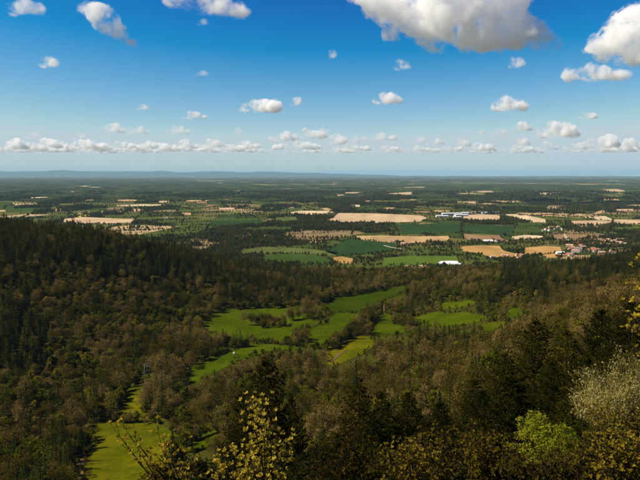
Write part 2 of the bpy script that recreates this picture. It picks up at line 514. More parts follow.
def crop(name, c, var=0.68, st=(0.016, 0.005, 1)):
    return plain_mat(name, tuple(x * 1.05 for x in c), tuple(x * var for x in c), 1.0, stretch=st, detail=8.0)
M['tan'] = crop('pale_tilled_soil', (0.52, 0.37, 0.22))
M['pale'] = crop('straw_stubble', (0.62, 0.48, 0.29))
M['sand'] = crop('sandy_tilled_soil', (0.45, 0.30, 0.14))
M['orange'] = crop('ochre_tilled_soil', (0.42, 0.25, 0.085))
M['brown'] = crop('brown_tilled_soil', (0.26, 0.165, 0.085))
M['wheat'] = crop('young_wheat', (0.045, 0.080, 0.014))
M['teal'] = crop('dark_young_wheat', (0.026, 0.058, 0.016))
M['grass'] = crop('bright_grass', (0.095, 0.150, 0.018))
M['olive'] = crop('olive_pasture', (0.095, 0.115, 0.030))
M['rape'] = crop('flowering_rape', (0.50, 0.42, 0.05))
CROPS = [
    ('tan', [(338, 213), (376, 213.5), (421, 215.5), (428, 218), (420, 221.5), (352, 224), (323, 221.5), (333, 218)]),
    ('pale', [(289, 212.5), (300, 210.8), (331, 211), (328, 214), (292, 215)]),
    ('teal', [(346, 239.5), (396, 243), (397, 249.5), (375, 253), (340, 256), (326, 252)]),
    ('sand', [(354, 236), (378, 235.5), (424, 236.5), (450, 236), (449, 240), (428, 242.5), (392, 243), (362, 240)]),
    ('grass', [(383, 258), (412, 256), (456, 256.5), (459, 262), (440, 264.5), (383, 265.5)]),
    ('olive', [(241, 250), (262, 247), (300, 248), (335, 252), (338, 257), (300, 253.5), (262, 254), (240, 256)]),
    ('wheat', [(264, 254.5), (300, 254), (334, 258), (330, 263), (292, 264), (262, 262)]),
    ('orange', [(326, 258), (342, 256.5), (354, 259), (352, 264), (338, 263)]),
    ('orange', [(460, 246.5), (480, 245.5), (500, 246), (504, 251), (526, 256), (521, 258.5), (494, 258.5), (478, 253), (461, 251)]),
    ('brown', [(463, 234), (500, 235.5), (503, 239), (482, 240.5), (464, 239.5)]),
    ('pale', [(512, 236.5), (524, 235), (543, 236), (545, 239), (512, 239.5)]),
    ('teal', [(402, 225), (440, 223.5), (461, 224), (461, 233), (402, 234.5)]),
    ('teal', [(463, 224.5), (515, 226), (513, 235), (500, 234.5), (463, 232.5)]),
    ('wheat', [(516, 223), (545, 223.5), (547, 226), (518, 226.5)]),
    ('tan', [(463, 215.5), (478, 214.3), (500, 215), (500, 221), (480, 221.5), (463, 220)]),
    ('pale', [(494, 214.5), (520, 214), (545, 219), (546, 223), (528, 222), (510, 218)]),
    ('sand', [(515, 213), (550, 213.3), (560, 215), (520, 215.3)]),
    ('orange', [(523, 248), (545, 246), (560, 247), (562, 252), (541, 255), (524, 254)]),
    ('tan', [(570, 221), (600, 220.3), (612, 221.5), (610, 225), (572, 225.5)]),
    ('sand', [(576, 226), (610, 226), (596, 228.3), (577, 227.8)]),
    ('pale', [(593, 217.5), (605, 216), (613, 219.3), (612, 220.8), (597, 220)]),
    ('tan', [(613, 219.5), (645, 219.5), (645, 224), (613, 223.5)]),
    ('brown', [(552, 235), (570, 234.2), (588, 235.5), (586, 239), (553, 239.5)]),
    ('orange', [(541, 254.5), (560, 253.5), (566, 257), (545, 258.5)]),
    ('grass', [(610, 228), (645, 226.5), (645, 231), (612, 231)]),
    ('sand', [(556, 255), (590, 255.5), (592, 259), (560, 260)]),
    ('tan', [(64, 219), (80, 217), (105, 218), (136, 219.3), (134, 222.5), (80, 224), (62, 222.5)]),
    ('rape', [(76, 217), (82, 215), (92, 215), (90, 216.8)]),
    ('pale', [(115, 205.4), (140, 204.2), (166, 204.6), (160, 206), (116, 206.4)]),
    ('olive', [(60, 212), (95, 210.5), (110, 211.5), (80, 213.5)]),
    ('wheat', [(5, 209), (40, 208), (44, 211), (6, 212)]),
    ('wheat', [(245, 228), (290, 227), (292, 231), (246, 232)]),
    ('olive', [(275, 217.5), (296, 217), (299, 222), (276, 222.5)]),
    ('teal', [(210, 221), (262, 220), (264, 225), (212, 226)]),
    ('tan', [(380, 194.2), (405, 192.3), (414, 192), (412, 195.8), (384, 196)]),
    ('pale', [(357, 202), (370, 200.8), (371, 202.7), (358, 203)]),
    ('pale', [(333, 195.3), (344, 194.5), (345, 196), (334, 196.3)]),
    ('tan', [(540, 193), (560, 192.5), (562, 194.5), (541, 194.8)]),
    ('tan', [(602, 189.5), (620, 189), (626, 191.5), (604, 192)]),
    ('pale', [(548, 198.5), (556, 198), (557, 199.7), (549, 200)]),
    ('tan', [(615, 209.3), (634, 209), (634, 210.8), (616, 211)]),
    ('sand', [(540, 214.5), (568, 213.8), (570, 215.8), (542, 216.3)]),
    ('pale', [(30, 197.5), (48, 197), (48, 198.5), (31, 199)]),
    ('tan', [(205, 200.3), (218, 199.8), (218, 201), (206, 201.3)]),
    ('sand', [(586, 216.5), (600, 210.5), (612, 211), (602, 213)]),
    ('tan', [(404, 187.2), (430, 186.8), (432, 188), (405, 188.3)]),
]
fr = np.random.default_rng(5)
for i in range(64):        # more field strips out on the plain
    v0 = fr.uniform(186, 213); u0 = 640 * fr.uniform() ** 0.75 if i % 3 else fr.uniform(0, 330)
    h0 = (0.45 + (v0 - 178) * 0.042) * fr.uniform(0.7, 1.3); w0 = fr.uniform(7, 22)
    sk_ = fr.uniform(-4, 4)
    CROPS.append((fr.choice(['tan', 'pale', 'sand', 'tan', 'wheat', 'olive', 'grass', 'brown']), [(u0, v0 + 0.2), (u0 + w0 * 0.5, v0 - 0.1), (u0 + w0, v0 + 0.1), (u0 + w0 + sk_, v0 + h0), (u0 + w0 * 0.4 + sk_, v0 + h0 * 1.15), (u0 + sk_, v0 + h0)]))
CPOLY = [[on_plain(*p)[:2] for p in pix] for _, pix in CROPS]
CROPS = [c for k, c in enumerate(CROPS) if k < 46 or not any(in_poly(np.array([p[0] for p in CPOLY[k]]), np.array([p[1] for p in CPOLY[k]]), [tuple(q) for q in CPOLY[j]]).any() or in_poly(np.array([q[0] for q in CPOLY[j]]), np.array([q[1] for q in CPOLY[j]]), [tuple(q) for q in CPOLY[k]]).any() for j in range(k))]
for mk, pix in CROPS:
    drape('crop_field', pix, M[mk], lift=0.35 if on_plain(*pix[0])[1] < 5000 else 1.2, hill=False)
M['road'] = plain_mat('pale_farm_road', (0.50, 0.42, 0.30), (0.38, 0.31, 0.21), 0.02)
ROADS = [[(384, 245.6), (390, 247.3), (397, 248.6), (403, 249.2)], [(494, 259.2), (505, 259.6), (516, 260.6), (528, 261.0)], [(530, 240.5), (548, 243), (566, 244), (590, 245)],
         [(561, 228), (563, 233), (568, 240), (572, 247)], [(300, 232), (330, 234), (352, 233.5)], [(170, 214), (200, 213), (235, 214.5)]]
for rd in ROADS:
    W_ = [on_plain(u, v) for u, v in rd]
    V_ = []
    for i, p in enumerate(W_):
        d_ = (W_[min(i + 1, len(W_) - 1)] - W_[max(i - 1, 0)])[:2]; d_ /= np.linalg.norm(d_)
        n_ = np.array([-d_[1], d_[0]]) * 4.0
        V_ += [(p[0] + n_[0], p[1] + n_[1], 0.9), (p[0] - n_[0], p[1] - n_[1], 0.9)]
    tag(mesh_obj('road', V_, [(2 * i, 2 * i + 1, 2 * i + 3, 2 * i + 2) for i in range(len(W_) - 1)], M['road']), kind='structure')
HILL_POLYS = POLYS[:len(MEADOWS) + 2]
CROP_POLYS = POLYS[len(MEADOWS) + 2:]

# ------------------------------------------------------------------ tree prototypes
def trunk_mesh(name, h, r, mat, lean=0.0, sides=6, wob=0.02):
    mb = MB()
    pts, rad = [], []
    n = 7
    for i in range(n):
        t = i / (n - 1)
        pts.append((math.sin(t * 5 + lean * 9) * wob * h * t + lean * h * t * t, math.cos(t * 4 + lean * 5) * wob * h * t - wob * h * t, t * h - (0.4 if i == 0 else 0)))
        rad.append(r * (1 - 0.85 * t) * (1.35 if i == 0 else 1))
    mb.tube(pts, rad, sides)
    me = bpy.data.meshes.new(name)
    me.from_pydata(mb.v, [], mb.f); me.materials.append(mat); me.update()
    return me

def crown_mesh(name, V, Fc, mat, extra=None, extra_mat=None):
    me = bpy.data.meshes.new(name)
    V = V.tolist() if isinstance(V, np.ndarray) else list(V)
    Fc = [tuple(f) for f in Fc]
    n0 = len(Fc)
    if extra:
        k = len(V)
        V += extra.v
        Fc += [tuple(i + k for i in f) for f in extra.f]
    me.from_pydata(V, [], Fc)
    me.materials.append(mat)
    if extra:
        me.materials.append(extra_mat)
        mi = np.zeros(len(Fc), np.int32); mi[n0:] = 1
        me.polygons.foreach_set('material_index', mi)
    me.update()
    return me

def conifer_crown(name, seed, h, rad, whorls, per, step, size, mat, base=0.12, irr=0.25, droop=0.25, limbs=True, top_round=0.0):
    g = np.random.default_rng(seed)
    P, A, B = [], [], []
    mb = MB()
    for w in range(whorls):
        t = w / (whorls - 1)
        z = h * (base + (0.985 - base) * t ** 0.92)
        prof = (1 - t) ** (0.85 - 0.35 * top_round) + 0.03
        if t < 0.15: prof *= 0.75 + 1.6 * t
        n = max(3, int(per * (0.6 + 0.6 * (1 - t))))
        a0 = g.uniform(0, 7)
        for k in range(n):
            az = a0 + 2 * math.pi * k / n + g.uniform(-0.3, 0.3)
            L = rad * prof * g.uniform(1 - irr * 1.6, 1 + irr)
            up = 0.30 * (t - 0.45) + g.uniform(-0.10, 0.10)
            d = np.array([math.cos(az), math.sin(az), 0.0])
            side = np.array([-d[1], d[0], 0.0])
            zz = z + g.uniform(-0.25, 0.25) * h / whorls
            if limbs and L > 0.12 * rad:
                mb.tube([(0, 0, zz), tuple(d * L * 0.5 + np.array([0, 0, zz + up * L * 0.5])), tuple(d * L * 0.93 + np.array([0, 0, zz + up * L * 0.9 - droop * L * 0.35]))],
                        [0.010 * h * 0.5 * (1.1 - t), 0.010 * h * 0.3 * (1.1 - t), 0.01], 3)
            m = max(2, int(L / step))
            for s in np.linspace(0.18, 1.0, m):
                c = d * L * s + np.array([0, 0, zz + up * L * s - droop * L * 0.38 * s * s])
                half = 0.42 * L * (1.05 - s) * (0.35 + s) + size * 0.6
                q = max(1, int(half * 2 / step))
                for off in np.linspace(-1, 1, q) if q > 1 else (0.0,):
                    p = c + side * half * off * g.uniform(0.7, 1.1) - np.array([0, 0, abs(off) * half * 0.22]) + g.normal(0, size * 0.22, 3)
                    P.append(p)
                    ax = d * g.uniform(0.5, 1.0) + side * (off * 0.8 + g.uniform(-0.3, 0.3)) + np.array([0, 0, g.uniform(-0.3, 0.55)])
                    bx = side * 1.0 - d * off * 0.6 + np.array([0, 0, g.uniform(-0.6, 0.6)])
                    sz = size * g.uniform(0.7, 1.35)
                    A.append(ax / np.linalg.norm(ax) * sz); B.append(bx / np.linalg.norm(bx) * sz * g.uniform(0.35, 0.6))
    for k in range(6):   # leader
        P.append(np.array([0, 0, h * (0.955 + 0.01 * k)])); A.append(np.array([0, 0, size * 0.8])); B.append(np.array([math.cos(k * 1.1), math.sin(k * 1.1), 0]) * size * 0.3)
    V, Fc = quads_mesh(np.array(P), np.array(A), np.array(B))
    return crown_mesh(name, V, Fc, mat, mb if limbs else None, M['bark'])

def tufted_crown(name, seed, h, rad, whorls, per, mat, base=0.06, L=0.30, W=0.045, irr=0.3):
    """near conifer: every branch carries side twigs, every twig tufts of needles"""
    g = np.random.default_rng(seed)
    C, D = [], []
    mb = MB()
    lump = g.uniform(0, 6.28, 6)
    for w in range(whorls):
        t = w / (whorls - 1)
        z = h * (base + (0.97 - base) * t ** 0.95)
        prof = min(1.0, (1 - t) ** 0.62 * 1.05 + 0.035)
        n = max(4, int(per * (0.5 + 0.7 * (1 - t))))
        a0 = g.uniform(0, 7)
        wl_ = g.uniform(0.82, 1.12)
        for k in range(n):
            az = a0 + 2 * math.pi * k / n + g.uniform(-0.35, 0.35)
            Lb = rad * prof * wl_ * g.uniform(1 - irr, 1 + irr * 0.6) * (1 + 0.16 * math.sin(3 * az + 7 * t + lump[0]))
            up = 0.55 * (t - 0.35) + g.uniform(-0.12, 0.16)
            d = np.array([math.cos(az), math.sin(az), 0.0]); side = np.array([-d[1], d[0], 0.0])
            zz = z + g.uniform(-0.4, 0.4) * h / whorls
            f = lambda q: d * Lb * q + np.array([0, 0, zz + up * Lb * q - 0.16 * Lb * math.sin(math.pi * min(q, 1.0)) + 0.12 * Lb * q ** 3])
            mb.tube([tuple(f(0)), tuple(f(0.5)), tuple(f(0.97))], [0.045 * (1.15 - t), 0.026 * (1.15 - t), 0.008], 3)
            m = max(3, int(Lb / 0.34))
            for q in np.linspace(0.22, 1.0, m):
                c = f(q)
                tw = (0.30 * Lb * (1.1 - q) + 0.22)
                for sgn in (-1, 0, 1):
                    for r in ((0.45, 1.0) if sgn else (0.3,)):
                        C.append(c + side * sgn * tw * r * g.uniform(0.8, 1.15) + d * abs(sgn) * tw * 0.45 * r + np.array([0, 0, g.normal(0.02, 0.09)]))
                        D.append(d * 0.8 + side * sgn * 0.8 + np.array([0, 0, g.uniform(0.0, 0.8)]))
    for k in range(10):
        C.append(np.array([0, 0, h * (0.93 + 0.007 * k)])); D.append(np.array([g.normal(0, 0.5), g.normal(0, 0.5), 1.0]))
    C, D = np.array(C), unit(np.array(D))
    q = 6
    C = np.repeat(C, q, 0); D = np.repeat(D, q, 0)
    A = unit(D + g.normal(0, 0.55, C.shape)) * (L * 0.5 * g.uniform(0.7, 1.3, (len(C), 1)))
    B = unit(np.cross(A, g.normal(0, 1, C.shape))) * (W * g.uniform(0.7, 1.5, (len(C), 1)))
    V, Fc = quads_mesh(C + A * 0.8, A, B)
    return crown_mesh(name, V, Fc, mat, mb, M['bark'])

def limbs_tree(g, mb, h, spread, levels, r0, start=0.25, n0=6, tips=None):
    """branch skeleton; collects the tips"""
    tips = tips if tips is not None else []
    def grow(p, d, L, r, lev):
        q1 = p + d * L * 0.5 + Vector(g.normal(0, 0.05 * L, 3))
        q2 = p + d * L + Vector(g.normal(0, 0.07 * L, 3)) + Vector((0, 0, 0.08 * L))
        mb.tube([p, q1, q2], [r, r * 0.75, r * 0.45], 4 if lev > 1 else 3)
        tips.append((q2, d, lev)); 
        if lev <= 0: return
        for k in range(3 if lev > 1 else 2):
            nd = (d + Vector(g.normal(0, 0.55, 3)) + Vector((0, 0, 0.15))).normalized()
            grow(q1.lerp(q2, g.uniform(0.2, 1.0)), nd, L * g.uniform(0.55, 0.75), r * 0.5, lev - 1)
    for k in range(n0):
        t = start + (0.9 - start) * k / n0
        az = k * 2.4 + g.uniform(-0.4, 0.4)
        el = 0.5 + 0.8 * t + g.uniform(-0.15, 0.15)
        d = Vector((math.cos(az) * math.cos(el), math.sin(az) * math.cos(el), math.sin(el)))
        grow(Vector((0, 0, h * t * 0.8)), d, spread * (0.95 - 0.45 * t), r0 * (1 - 0.6 * t), levels)
    return tips

def bare_crown(name, seed, h, spread, mat, fuzz=750, levels=2, n0=6, fsize=0.55):
    g = np.random.default_rng(seed)
    mb = MB()
    tips = limbs_tree(g, mb, h, spread * 0.8, levels, 0.012 * h, n0=n0)
    T = np.array([list(t[0]) for t in tips]); D = np.array([list(t[1]) for t in tips])
    k = g.integers(0, len(T), fuzz)
    P = T[k] + g.normal(0, 0.085 * h, (fuzz, 3))
    P[:, 2] = np.clip(P[:, 2], 0.12 * h, h * 1.02)
    A = unit(D[k] + g.normal(0, 0.6, (fuzz, 3)) + np.array([0, 0, 0.35])) * (fsize * g.uniform(0.6, 1.3, (fuzz, 1)))
    B = unit(np.cross(A, g.normal(0, 1, (fuzz, 3)))) * (fsize * 0.24 * g.uniform(0.5, 1.4, (fuzz, 1)))
    V, Fc = quads_mesh(P, A, B)
    return crown_mesh(name, V, Fc, mat, mb, M['bark_grey'])

def leafy_crown(name, seed, h, spread, mat, leaves=900, size=0.5, lobes=9, base=0.18, hollow=0.35, levels=1, flat=1.0, n0=5, limb_mat=None, lr=(0.24, 0.52)):
    g = np.random.default_rng(seed)
    mb = MB()
    limbs_tree(g, mb, h * 0.9, spread * 0.75, levels, 0.012 * h, n0=n0)
    C, Rr = [], []
    for k in range(lobes):
        t = (k + 0.5) / lobes
        az = k * 2.399
        rr = spread * 0.62 * math.sqrt(max(0.05, 1 - (2 * t - 0.85) ** 2)) * g.uniform(0.6, 1.1)
        C.append((math.cos(az) * rr, math.sin(az) * rr, h * (base + 0.12 + (0.86 - base) * t * flat)))
        Rr.append(spread * g.uniform(*lr))
    C.append((0, 0, h * 0.62)); Rr.append(spread * 0.5)
    C, Rr = np.array(C), np.array(Rr)
    k = g.choice(len(C), leaves, p=Rr ** 2 / (Rr ** 2).sum())
    dirs = unit(g.normal(0, 1, (leaves, 3)))
    P = C[k] + dirs * (Rr[k] * g.uniform(hollow, 1.12, leaves) ** 0.6)[:, None] * np.array([1, 1, 0.8])
    P += g.normal(0, size * 0.3, (leaves, 3))
    P[:, 2] = np.maximum(P[:, 2], 0.06 * h)
    A = unit(dirs * 0.6 + g.normal(0, 0.7, (leaves, 3))) * (size * g.uniform(0.6, 1.3, (leaves, 1)))
    B = unit(np.cross(A, g.normal(0, 1, (leaves, 3)))) * (size * 0.55 * g.uniform(0.6, 1.2, (leaves, 1)))
    V, Fc = quads_mesh(P, A, B)
    return crown_mesh(name, V, Fc, mat, mb, limb_mat or M['bark'])

PROTO = {'conifer': [], 'bare': [], 'green': [], 'yellow': []}
for i, (h, r, w) in enumerate([(15, 3.3, 16), (18.5, 3.6, 19), (13, 3.3, 14), (16, 4.1, 15)]):
    PROTO['conifer'].append((conifer_crown('conifer_crown', 20 + i, h, r, w, 8, 0.66, 0.55, M['conifer'], irr=0.22 + 0.05 * i, limbs=False, top_round=0.3 * (i > 1)),
                             trunk_mesh('conifer_trunk', h * 0.97, 0.22, M['bark'], wob=0.004), h, r))
for i, (h, s) in enumerate([(12, 4.2), (10.5, 3.8), (13.5, 4.6), (9.5, 4.2), (11.5, 3.4)]):
    PROTO['bare'].append((bare_crown('bare_crown', 40 + i, h, s, M['bare'], 850), trunk_mesh('bare_trunk', h * 0.8, 0.2, M['bark_grey']), h, s))
for i, (h, s) in enumerate([(11, 3.8), (9, 4.0), (7.5, 3.2)]):
    PROTO['green'].append((leafy_crown('leafy_crown', 60 + i, h, s, M['green'], 1000, 0.5), trunk_mesh('leafy_trunk', h * 0.7, 0.2, M['bark']), h, s))
for i, (h, s) in enumerate([(8, 3.2), (6, 2.8)]):
    PROTO['yellow'].append((leafy_crown('yellow_crown', 70 + i, h, s, M['yellow'], 800, 0.42), trunk_mesh('yellow_trunk', h * 0.7, 0.16, M['bark']), h, s))

# ------------------------------------------------------------------ woodland on the hills
def nz(x, y, s, o=0.0):
    return np.array([mnoise.noise(Vector((a / s + o, b / s - o, o * 1.7))) for a, b in zip(x, y)])

SKY_U = [0, 215, 236, 262, 290, 310, 330, 345, 360, 380, 405, 430, 445, 470, 490, 515, 535, 555, 575, 600, 625, 660]
SKY_V = [520, 500, 430, 372, 420, 440, 420, 400, 392, 400, 402, 410, 410, 392, 374, 350, 334, 338, 334, 324, 314, 304]
SP = 7.0
gy, gx = np.meshgrid(np.arange(150, 1520, SP), np.arange(-900, 900, SP), indexing='ij')
tx = (gx + rng.uniform(-0.48, 0.48, gx.shape) * SP).ravel()
ty = (gy + rng.uniform(-0.48, 0.48, gy.shape) * SP).ravel()
keep = (np.abs(tx) < 0.575 * ty + 25) & ((ty > 262) | (tx > 0.16 * ty))
keep &= ~((ty < 322) & (tx > -0.42 * ty) & (tx < -0.16 * ty))
tx, ty = tx[keep], ty[keep]
tz = H(tx, ty)
keep = tz > 5.0
for poly in HILL_POLYS + CROP_POLYS[:12]:
    keep &= ~in_poly(tx, ty, poly)
tx, ty, tz = tx[keep], ty[keep], tz[keep]
tu, tv = project(tx, ty, tz + 5.0)
N1 = nz(tx, ty, 90.0); N2 = nz(tx, ty, 35.0, 7.3)

def zone(poly):
    return in_poly(tu, tv, poly)
# share of (conifer, bare, green, yellow)
mix = np.tile(np.array([0.14, 0.42, 0.36, 0.08]), (len(tx), 1))
ZONES = [
    ([(-20, 205), (120, 225), (210, 245), (330, 282), (330, 292), (180, 280), (90, 282), (-20, 300)], (0.84, 0.08, 0.07, 0.01)),
    ([(-20, 300), (90, 282), (180, 280), (250, 290), (180, 330), (60, 330), (-20, 318)], (0.16, 0.42, 0.35, 0.07)),
    ([(-20, 308), (30, 308), (48, 330), (45, 372), (-20, 378)], (0.82, 0.10, 0.07, 0.01)),
    ([(215, 255), (300, 265), (308, 300), (240, 305), (220, 290)], (0.72, 0.2, 0.07, 0.01)),
    ([(-20, 375), (95, 370), (120, 420), (90, 500), (-20, 500)], (0.10, 0.38, 0.46, 0.06)),
    ([(500, 262), (660, 245), (660, 292), (560, 300), (500, 305)], (0.80, 0.12, 0.07, 0.01)),
    ([(405, 272), (480, 268), (500, 282), (440, 300), (405, 292)], (0.06, 0.30, 0.50, 0.14)),
    ([(430, 293), (545, 292), (540, 330), (470, 340), (430, 325)], (0.04, 0.14, 0.58, 0.24)),
    ([(380, 320), (440, 322), (470, 345), (420, 352), (375, 345)], (0.55, 0.30, 0.12, 0.03)),
    ([(560, 292), (660, 270), (660, 340), (520, 350), (500, 345)], (0.05, 0.84, 0.10, 0.01)),
    ([(330, 262), (500, 258), (500, 270), (330, 285)], (0.03, 0.36, 0.49, 0.12)),
    ([(150, 370), (480, 345), (480, 440), (150, 440)], (0.06, 0.70, 0.19, 0.05)),
    ([(140, 345), (215, 335), (220, 380), (150, 380)], (0.06, 0.72, 0.20, 0.02)),
]
for poly, m4 in ZONES:
    mix[zone(poly)] = m4
mix[:, 0] *= np.clip(1 + 2.4 * N1 + 1.2 * N2, 0.15, 3.2)
mix[:, 2] *= np.clip(1 - 1.5 * N1 + 2.0 * N2, 0.2, 3.0)
cum = np.cumsum(mix, 1); cum /= cum[:, -1:]
kind = (rng.uniform(0, 1, len(tx))[:, None] > cum).sum(1)
# thin the brushwood a little
keep = ~((kind > 0) & (rng.uniform(0, 1, len(tx)) < 0.03 + 0.12 * (N2 > 0.30)))
tx, ty, tz, kind, N1, N2 = (a[keep] for a in (tx, ty, tz, kind, N1, N2))
KN = ['conifer', 'bare', 'green', 'yellow']

# lone trees and hedges in and round the meadows: photo row of the foot
EXTRA = []
def grove(k, pix, n, spread, s=1.0):
    p = ground_hit(*pix)
    for i in range(n):
        EXTRA.append((k, p[0] + rng.normal(0, spread), p[1] + rng.normal(0, spread), s * rng.uniform(0.75, 1.15)))
def hedge(k, pixs, gap=5.0, s=0.5, jit=1.2, mixk=None):
    W = [ground_hit(*p) for p in pixs]
    for a, b in zip(W[:-1], W[1:]):
        L = np.linalg.norm((b - a)[:2]); n = max(1, int(L / gap))
        for i in range(n):
            p = a + (b - a) * (i + rng.uniform(0, 1)) / n
            kk = k if mixk is None or rng.uniform() < 0.6 else mixk
            EXTRA.append((kk, p[0] + rng.normal(0, jit), p[1] + rng.normal(0, jit), s * rng.uniform(0.7, 1.3)))
grove(0, (230, 347), 6, 5.0, 1.05); grove(0, (238, 349), 5, 4.0, 0.9); grove(1, (225, 346), 5, 4, 1.1); grove(2, (245, 347), 4, 3, 0.9); grove(3, (252, 341), 3, 1.8, 0.9)
grove(0, (262, 325), 5, 3.5, 0.95); grove(1, (255, 325), 8, 5, 1.1); grove(1, (270, 327), 14, 6, 1.1); grove(2, (280, 327), 9, 6, 1.0); grove(2, (266, 328), 6, 5, 0.8)
grove(1, (291, 321), 3, 1.8, 1.3); grove(0, (294, 320), 1, 1, 0.9); grove(3, (293, 343), 9, 5, 0.85); grove(2, (286, 344), 5, 3, 0.75); grove(1, (301, 342), 9, 5, 1.0)
grove(1, (312, 318), 10, 6, 1.1); grove(1, (306, 312), 10, 7, 1.1)
hedge(2, [(256, 343.5), (284, 345), (303, 347), (327, 351)], 3.5, 0.5, 0.8, 1)
hedge(1, [(327, 351), (345, 341), (357, 331), (366, 322), (374, 312), (383, 305)], 2.2, 0.95, 2.8, 2)
hedge(0, [(345, 341), (366, 322)], 9, 0.8, 2.0)
hedge(2, [(228, 308.5), (256, 308), (282, 307.5), (318, 305)], 3.5, 0.8, 1.5, 1)
hedge(1, [(320, 303), (334, 296.5), (360, 294.5), (388, 289)], 3.0, 0.9, 2.0, 2)
hedge(2, [(110, 421), (122, 422), (160, 423)], 3.0, 0.6, 1.0, 1)
hedge(2, [(112, 415), (122, 398), (128, 391)], 3.5, 0.8, 1.5, 0)
hedge(1, [(148, 392), (150, 404), (146, 415)], 2.5, 1.0, 2.0, 2)
grove(2, (87, 441), 5, 2.5, 0.8); grove(1, (84, 440), 3, 2, 0.8)
grove(2, (177, 447), 5, 4, 0.7); hedge(2, [(182, 450), (200, 438), (220, 432)], 3.5, 0.6, 1.0, 1)
hedge(2, [(194, 366), (210, 358), (225, 353)], 3.5, 0.55, 0.8, 1)
for poly in HILL_POLYS[:len(MEADOWS)]:
    for a, b in zip(poly, poly[1:] + poly[:1]):
        a, b = np.array(a), np.array(b); n = int(np.linalg.norm(b - a) / 4.5)
        for i in range(n):
            if rng.uniform() < 0.6:
                p = a + (b - a) * rng.uniform() + rng.normal(0, 1.6, 2)
                EXTRA.append((rng.choice([1, 2, 2, 1, 3]), p[0], p[1], rng.uniform(0.22, 0.6)))
ex = np.array([e[1] for e in EXTRA]); ey = np.array([e[2] for e in EXTRA])
ez = H(ex, ey)
tsc = 1.25 * rng.uniform(0.62, 1.15, len(tx)) * np.where(kind == 0, 1.0, 0.92) * (1 + 0.15 * N1)
lim = np.array([at(u, v, y)[2] for u, v, y in zip(320 + F * tx / ty, np.interp(320 + F * tx / ty, SKY_U, SKY_V) + 6, ty)])
fit = np.clip((lim - tz) / 13.0, 0.0, 2.0)
near = ty < 262
tsc = np.where(near, np.minimum(tsc, fit), tsc)
drop = near & ((tsc < 0.3) | ((kind != 0) & (ty < 232)))
tx, ty, tz, kind, tsc = (a[~drop] for a in (tx, ty, tz, kind, tsc))
mu, mv = project(tx, ty, tz + 6.5 * tsc)
scrub = in_poly(mu, mv, [(405, 296), (545, 293), (530, 326), (480, 340), (415, 334)])
tsc = np.where(scrub & (kind != 0), tsc * 0.62, tsc)
hide = np.zeros(len(tx), bool)
for mk, pix in MEADOWS:
    hide |= in_poly(mu, mv, pix) | in_poly(mu, mv + 3, pix) | in_poly(mu, mv - 5, pix)
for mk, pix in MEADOWS[4:6] + MEADOWS[7:8] + MEADOWS[10:11]:
    hide |= in_poly(mu, mv - 10, pix)
hide |= (np.abs(mu - 147) < 8) & (mv > 366) & (mv < 392)
tsc = np.where(hide, rng.uniform(0.14, 0.32, len(tx)), tsc)
kind = np.where(hide & (kind == 0), 2, kind)
tx = np.concatenate([tx, ex]); ty = np.concatenate([ty, ey]); tz = np.concatenate([tz, ez])
kind = np.concatenate([kind, np.array([e[0] for e in EXTRA])]); tsc = np.concatenate([tsc, np.array([e[3] for e in EXTRA])])
var = np.array([rng.integers(0, len(PROTO[KN[k]])) for k in kind])
th = np.array([PROTO[KN[k]][v][2] for k, v in zip(kind, var)]) * tsc
tr = np.array([PROTO[KN[k]][v][3] for k, v in zip(kind, var)]) * tsc
rot = rng.uniform(0, 6.283, len(tx))

# which ones the photograph shows largest: front-to-back silhouettes on a coarse grid
uT, vT = project(tx, ty, tz + th); uB, vB = project(tx, ty, tz + 0.12 * th)
wpx = F * tr / ty
cover = np.zeros((480, 640), bool)
yyr = np.arange(262, 1500, 12.0)
vis = np.zeros(len(tx))
for i in np.argsort(ty):
    u0, u1 = int(uT[i] - wpx[i] * 0.6), int(uT[i] + wpx[i] * 0.6) + 1
    v0, v1 = int(vT[i]), int(vB[i]) + 1
    u0, u1, v0, v1 = max(u0, 0), min(u1, 640), max(v0, 0), min(v1, 480)
    if u1 <= u0 or v1 <= v0: continue
    blk = cover[v0:v1, u0:u1]
    vis[i] = (~blk).sum()
    blk[:] = True
# hidden behind the ridge?
for i in np.nonzero(vis > 0)[0]:
    s = np.linspace(0.3, 0.96, 30)
    if (H(tx[i] * s, ty[i] * s) + 4 > CAM_Z + (tz[i] + th[i] * 0.85 - CAM_Z) * s).any():
        vis[i] = 0
u_near = np.interp(uT, [0, 230, 330, 420, 520, 640], [482, 480, 392, 398, 345, 318])
vis[(vT > u_near - 4)] *= 0.3

LM = [(ground_hit(u, v), t) for (u, v), t in [((146, 384), 'near the twin-legged power pole'), ((125, 450), 'beside the lowest yellowish meadow'), ((120, 405), 'beside the narrow meadow under the power pole'),
      ((230, 352), 'near the white bales'), ((270, 322), 'near the clump of trees standing in the upper meadow'), ((355, 330), 'along the diagonal meadow hedge'), ((384, 312), 'near the narrow blossoming tree'),
      ((78, 472), 'above the dirt track'), ((381, 361), 'near the golden pale bush'), ((400, 289), 'at the far end of the upper meadow'), ((300, 346), 'below the low hedge of the upper meadow'),
      ((205, 365), 'beside the meadow strip with the bales'), ((235, 306), 'where the upper meadow meets the ridge'), ((514, 313), 'near the small clearing on the hillside'), ((345, 360), 'below the small yellow meadow'),
      ((460, 304), 'near the long clearing on the hillside'), ((200, 444), 'by the little meadow behind the cream sprigs')]]
LMP = np.array([p[:2] for p, _ in LM])
BASE = {'conifer': 'dark conifer', 'bare': 'brown budding tree', 'green': 'green leafy tree', 'yellow': 'yellow-green tree in fresh leaf'}
